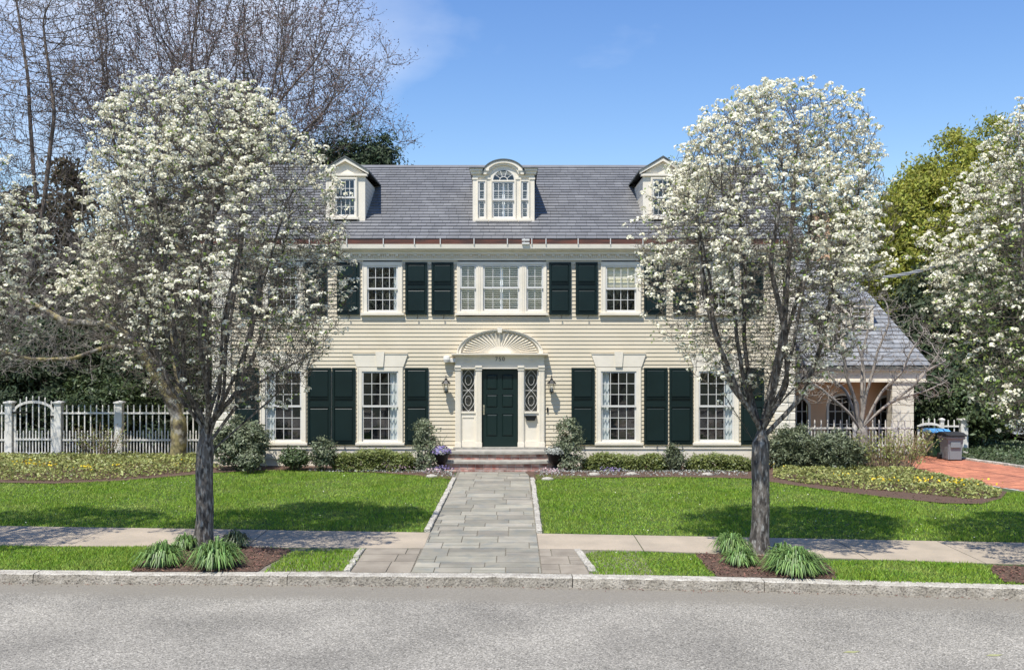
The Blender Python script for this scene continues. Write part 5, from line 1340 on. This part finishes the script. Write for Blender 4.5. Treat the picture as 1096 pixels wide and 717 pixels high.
def column_shrub(px, label, seed):
    x = (px-CX)*25.1/F; P, D = profile_cloud(x, 25.1, [(.05, .30), (.4, .34), (.8, .27), (1.15, .24), (1.3, .1)], 190, 22, .055, seed, shell=.4, amp=.6); P = P[P[:, 2] > .02]; D = D[:len(P)]
    leafy('holly_shrub', (x, 25.1, 0), label, 'shrub', P, D, .032, 'grey_leaf', .5, .4, seed=seed, group='upright hollies beside the steps', trunk=[([(x, 25.1, 0), (x, 25.1, 1.1)], [.02, .01])], stem='stem')
column_shrub(455, 'upright variegated shrub left of the front steps', 309); column_shrub(609, 'upright variegated shrub right of the front steps', 310)
def urn(px, flower, label, seed):
    x = (px-CX)*24.95/F; y = 24.95; t = thing('planter_urn', (x, y, 0), label, 'planter', 'urns flanking the steps')
    MB().lathe((x, y, 0), [(.15, 0), (.15, .05), (.07, .09), (.06, .16), (.1, .2), (.17, .28), (.19, .38), (.22, .44), (.22, .46), (.17, .46), (.15, .4)], 18).build('urn', M['black'], t, smooth=True)
    r_ = np.random.default_rng(seed); D = unit(260, r_); D[:, 2] = abs(D[:, 2])*.7; P = np.array([x, y, .47])+D*np.array([.24, .24, .2]); V, Fq = leaves(P, .03, .6, .3, r_, N=D.copy()); npmesh('foliage', V, Fq, M['silver'], t)
    D = unit(150, r_); D[:, 2] = abs(D[:, 2])*.8; P = np.array([x, y, .48])+D*np.array([.26, .26, .22]); V, Fq = leaves(P, .034, .9, .3, r_, N=D.copy()); npmesh('flowers', V, Fq, M[flower], t)
    mb = MB()
    for k in range(12):
        a = k*.9; l = random.uniform(.25, .45); mb.tube([(x, y, .5), (x+.05*math.cos(a), y+.05*math.sin(a), .5+l*.6), (x+.16*math.cos(a), y+.16*math.sin(a), .5+l)], [.008, .006, .002], 3)
    mb.build('spikes', M['grey_leaf'], t)
urn(472, 'purple', 'black urn with purple flowers and spikes left of the steps', 1); urn(594, 'silver', 'black urn with silvery white flowers and spikes right of the steps', 2)
# right side shrubs
shrub('evergreen_shrub', 848, 481, 25.4, .75, .6, .58, 'large grey-green shrub by the right corner of the house', 'grey_leaf', 321, n=420, size=.045, asp=.35)
shrub('evergreen_shrub', 893, 484, 25.0, .75, .6, .50, 'grey-green shrub below the pale leafless tree', 'grey_leaf', 322, n=380, size=.045, asp=.35)
def stemmy(px0, px1, py_top, Y, label, seed, m='cover', n=120):
    x0 = (px0-CX)*Y/F; x1 = (px1-CX)*Y/F; h = CAMZ-(py_top-HY)*Y/F; r = random.Random(seed); mb = MB(); L_ = []; xm = (x0+x1)/2
    for k in range(n):
        xb = r.uniform(x0+.25*(x1-x0), x1-.25*(x1-x0)); yb = Y+r.uniform(-.3, .3); e = Vector((xm+(xb-xm)*2.0+r.gauss(0, .1), yb+r.uniform(-.3, .3), h*r.uniform(.55, 1.0))); b = Vector((xb, yb, 0)); m1 = b.lerp(e, .5)+Vector((0, 0, .08))
        mb.tube([b, m1, e], [.009, .007, .004], 4, cap=False)
        for q in range(16): t_ = r.uniform(.35, 1.0); p = b.lerp(e, t_); L_.append((p.x+r.gauss(0, .06), p.y+r.gauss(0, .06), p.z+r.gauss(0, .05)))
    t = thing('twiggy_shrub', (xm, Y, 0), label, 'shrub'); mb.build('stems', M['redstem'], t); V, Fq = leaves(np.array(L_), .035, .45, .3); npmesh('foliage', V, Fq, M[m], t)
stemmy(905, 1000, 459, 24.9, 'twiggy shrub with tan stems beside the brick drive', 331)
stemmy(78, 132, 452, 27.2, 'sparse twiggy shrub against the left picket fence', 332, n=38)

# ground covers
def cover(name, poly, m, hgt, dens, size, seed, mound=0.0):
    r_ = np.random.default_rng(seed); Q = scatter(poly, dens, r_); a = np.array(poly)
    # distance to the outline keeps the rim low
    d = np.full(len(Q), 9.0)
    for i in range(len(a)):
        p, q = a[i], a[(i+1) % len(a)]; v = q-p; t_ = np.clip(((Q-p)@v)/(v@v), 0, 1); d = np.minimum(d, np.linalg.norm(Q-(p+t_[:, None]*v), axis=1))
    top = hgt*np.clip(d/.3, .25, 1)*(.8+.3*np.sin(Q[:, 0]*3.1)*np.cos(Q[:, 1]*4.3)) + mound*np.clip(d/1.2, 0, 1)
    z = top*(.45+.55*r_.random(len(Q)))+.02; V, Fq = leaves(np.c_[Q, z], size, .5, .9, r_)
    return tag(npmesh(name, V, Fq, M[m]), kind='stuff')
CL = [(-17, 23.6), G(0, 515), G(60, 516), G(130, 513), G(190, 507.5), G(232, 502), G(240, 492), (-8.3, 27.6), (-17, 27.8)]
cover('ground_cover', CL, 'cover', .2, 420, .042, 401, .10)
CR = [G(828, 512), G(860, 518.5), G(905, 523), G(960, 527), G(1040, 535), G(1070, 533.5), G(1072, 526), G(1035, 517), G(985, 507.5), G(960, 503), G(880, 501), G(828, 503)]
cover('ground_cover', CR, 'cover', .2, 560, .04, 402)
cover('ground_cover', [G(1012, 487.5), G(1096, 498), G(1250, 514), (24, 27), (24, 33.5), G(1010, 478)], 'cover2', .22, 330, .045, 403)
cover('low_bedding', [G(505+0, 0) if False else G(440, 507), G(487, 512), G(485, 505), G(330, 502), G(330, 505)], 'silver', .1, 260, .028, 404)
cover('low_bedding', [G(572, 512), G(640, 509.5), G(800, 510), G(800, 505), G(572, 505)], 'silver', .1, 230, .028, 405)
def flowers(name, pts, m, label, group, size=.027):
    for i, (px, py, n, sp) in enumerate(pts):
        x, y = G(px, py); n = int(n*.6); r_ = np.random.default_rng(int(px*7)); P = np.c_[x+r_.normal(size=n)*sp, y+r_.normal(size=n)*sp, .28*np.ones(n)+r_.normal(size=n)*.03]
        V, Fq = leaves(P, size, .85, .8, r_); tag(npmesh(name, V, Fq, M[m], origin=(x, y, 0)), kind='stuff')
names = ['yellow flower cluster nearest the arched gate, leftmost', 'small yellow flower cluster second from the left in the left bed', 'small yellow flower cluster third from the left in the left bed', 'yellow flower cluster in the middle of the left bed', 'tiny yellow flower cluster right of the middle of the left bed', 'tiny yellow flowers near the foot of the lichen tree', 'yellow flowers before the dark corner shrub', 'yellow flowers at the left of the right bed', 'yellow flowers in the middle of the right bed', 'bright yellow flowers near the drive side of the right bed', 'yellow flowers at the right tip of the right bed', 'yellow flowers by the right tree trunk']
flowers('yellow_flowers', [(26, 506, 40, .16), (43, 508, 22, .1), (53, 509, 26, .11), (90, 511, 38, .14), (126, 509, 14, .1), (190, 506, 12, .1), (268, 497, 30, .14), (905, 520, 16, .16), (945, 526, 34, .14), (987, 527, 34, .14), (1030, 529, 70, .35), (823, 509, 18, .1)], 'yellow', lambda i: names[i], 'yellow flower clusters')
n2 = ['purple pansies before the steps on the left', 'purple pansies before the right hedge', 'pale pink flowers at the left foot of the steps', 'pale pink flowers at the right foot of the steps', 'reddish pink flowers in the mulch left of the walk']
for i, (px, py, m) in enumerate(((474, 506, 'purple'), (654, 508, 'purple'), (466, 509, 'pink'), (590, 509, 'pink'), (428, 505, 'pink'))):
    x, y = G(px, py); P = np.c_[x+rng.normal(size=60)*.16, y+rng.normal(size=60)*.1, .1+rng.random(60)*.08]; V, Fq = leaves(P, .022, .9, .8); tag(npmesh('pansies', V, Fq, M[m], origin=(x, y, 0)), kind='stuff')
# field stones in the beds
for i, (px, py) in enumerate(((676, 508.5), (636, 509), (757, 509), (586, 514), (462, 511))):
    x, y = G(px, py); mb = MB(); prof_ = [(.1, -.02), (.13, .03), (.1, .08), (.04, .1)]; mb.lathe((x, y, 0), prof_, 9); o = mb.build('field_stone', M['granite'], origin=(x, y, 0), smooth=True); o.scale = (1.2, .8, .8)
    tag(o, ['pale stone in the middle of the right bed edge', 'pale stone right of the walk', 'pale stone under the right window hedge', 'pale stone at the right side of the walk top', 'pale stone at the left side of the walk top'][i], 'stone', 'pale stones along the bed edge')

# strap-leaved clumps in the tree wells
def clump(px, py, rad, hgt, label, seed, n=260, m='strap'):
    x, y = G(px, py); r = random.Random(seed); mb = MB()
    rad *= .8; hgt *= .92
    for k in range(int(n*1.7)):
        a = r.uniform(0, 2*math.pi); q = math.sqrt(r.random()); b = Vector((x+q*rad*.45*math.cos(a), y+q*rad*.45*math.sin(a), 0)); aa = a+r.gauss(0, .5)
        out = (.25+.75*q)*rad*r.uniform(.5, 1.02); h = hgt*(1.05-.45*q)*r.uniform(.55, 1.25); d = Vector((math.cos(aa), math.sin(aa), 0)); s = Vector((-d.y, d.x, 0)); w = r.uniform(.006, .010)
        P_ = [b, b+d*out*.12+Vector((0, 0, h*.6)), b+d*out*.35+Vector((0, 0, h*.95)), b+d*out*.65+Vector((0, 0, h)), b+d*out*.88+Vector((0, 0, h*(.88-.22*q))), b+d*out*1.05+Vector((0, 0, h*(.7-.4*q)))]
        ww = [w*.8, w, w, w, w*.7, .0005]; vs = []
        for p, w_ in zip(P_, ww): vs += [p-s*w_, p+s*w_]
        mb.add(vs, [(2*i, 2*i+1, 2*i+3, 2*i+2) for i in range(5)])
    t = thing('daylily_clump', (x, y, 0), label, 'plant', 'strap-leaved clumps under the street trees'); mb.build('leaves', M[m], t)
clump(174, 605, .44, .34, 'strap-leaved clump left of the left street tree trunk', 1)
clump(232, 607, .46, .40, 'largest strap-leaved clump right of the left street tree trunk', 2, n=380)
clump(199, 588, .26, .26, 'small strap-leaved clump just behind the left trunk on its left side', 3, n=140)
clump(252, 586, .28, .28, 'dark strap-leaved clump behind and right of the left trunk', 4, n=160, m='cover2')
clump(783, 592, .36, .34, 'upper left strap-leaved clump beside the right street tree trunk', 5, n=240)
clump(792, 604, .33, .26, 'low strap-leaved clump at the left foot of the right trunk', 6, n=220)
clump(851, 613, .52, .36, 'broadest strap-leaved clump right of the right street tree, touching the kerb', 7, n=460)
clump(838, 606, .32, .34, 'strap-leaved clump tight against the right side of the right trunk', 8, n=200)

# ================================================================== LIGHT, SKY, CAMERA
d = Vector((.23, .45, -1)).normalized(); s = -d
sun = bpy.data.lights.new('sun', 'SUN'); sun.energy = 5.0; sun.angle = R(.53); sun.color = (1, .965, .90)
so = bpy.data.objects.new('sun', sun); COL.objects.link(so); so.rotation_euler = d.to_track_quat('-Z', 'Y').to_euler()
w = bpy.data.worlds.new('World'); scene.world = w; w.use_nodes = True; nt = w.node_tree; nt.nodes.clear(); L = nt.links.new
sky = nd(nt, 'ShaderNodeTexSky'); sky.sky_type = 'NISHITA'; sky.sun_disc = False; sky.sun_elevation = math.asin(s.z); sky.sun_rotation = math.atan2(s.x, s.y) % (2*math.pi)
sky.air_density = 1.3; sky.dust_density = .1; sky.ozone_density = 4.0
tc = nd(nt, 'ShaderNodeTexCoord'); nz = nd(nt, 'ShaderNodeTexNoise'); nz.inputs['Scale'].default_value = 2.6; nz.inputs['Detail'].default_value = 8; nz.inputs['Roughness'].default_value = .55
mp = nd(nt, 'ShaderNodeMapping'); mp.inputs['Scale'].default_value = (1, 1, 2.2); L(tc.outputs['Generated'], mp.inputs['Vector']); L(mp.outputs[0], nz.inputs['Vector'])
# a soft bank of cloud over the left of the sky
cd_ = Vector((-400, 1040, 430)).normalized(); dt = nd(nt, 'ShaderNodeVectorMath', operation='DOT_PRODUCT'); dt.inputs[1].default_value = cd_; L(tc.outputs['Generated'], dt.inputs[0])
m1 = nd(nt, 'ShaderNodeMapRange'); m1.inputs['From Min'].default_value = .955; m1.inputs['From Max'].default_value = .995; L(dt.outputs['Value'], m1.inputs['Value'])
m2 = nd(nt, 'ShaderNodeMath', operation='MULTIPLY_ADD'); m2.inputs[1].default_value = .55; L(m1.outputs[0], m2.inputs[0]); L(nz.outputs['Fac'], m2.inputs[2])
m3 = nd(nt, 'ShaderNodeMapRange'); m3.inputs['From Min'].default_value = .62; m3.inputs['From Max'].default_value = 1.2; m3.inputs['To Max'].default_value = .7; L(m2.outputs[0], m3.inputs['Value'])
mx = nd(nt, 'ShaderNodeMix', data_type='RGBA'); mx.inputs[7].default_value = (10.5, 10.9, 11.6, 1); hsv = nd(nt, 'ShaderNodeHueSaturation'); hsv.inputs['Hue'].default_value = .513; hsv.inputs['Saturation'].default_value = 1.22; hsv.inputs['Value'].default_value = 1.5; L(sky.outputs[0], hsv.inputs['Color']); L(hsv.outputs[0], mx.inputs[6]); L(m3.outputs[0], mx.inputs[0])
bg = nd(nt, 'ShaderNodeBackground'); bg.inputs['Strength'].default_value = .085; L(mx.outputs[2], bg.inputs[0])
ow = nd(nt, 'ShaderNodeOutputWorld'); L(bg.outputs[0], ow.inputs[0])

cam = bpy.data.cameras.new('camera'); cam.sensor_width = 36; cam.lens = 36*F/1096; cam.shift_y = (HY-358.5)/1096; cam.clip_end = 2000; cam.clip_start = .1
co = bpy.data.objects.new('camera', cam); COL.objects.link(co); co.location = (0, 0, CAMZ); co.rotation_euler = (R(90), 0, 0); scene.camera = co
scene.view_settings.view_transform = 'Standard'; scene.view_settings.look = 'None'; scene.view_settings.exposure = .4; scene.view_settings.gamma = 1
scene.render.engine = 'CYCLES'
scene.cycles.max_bounces = 6; scene.cycles.transparent_max_bounces = 8
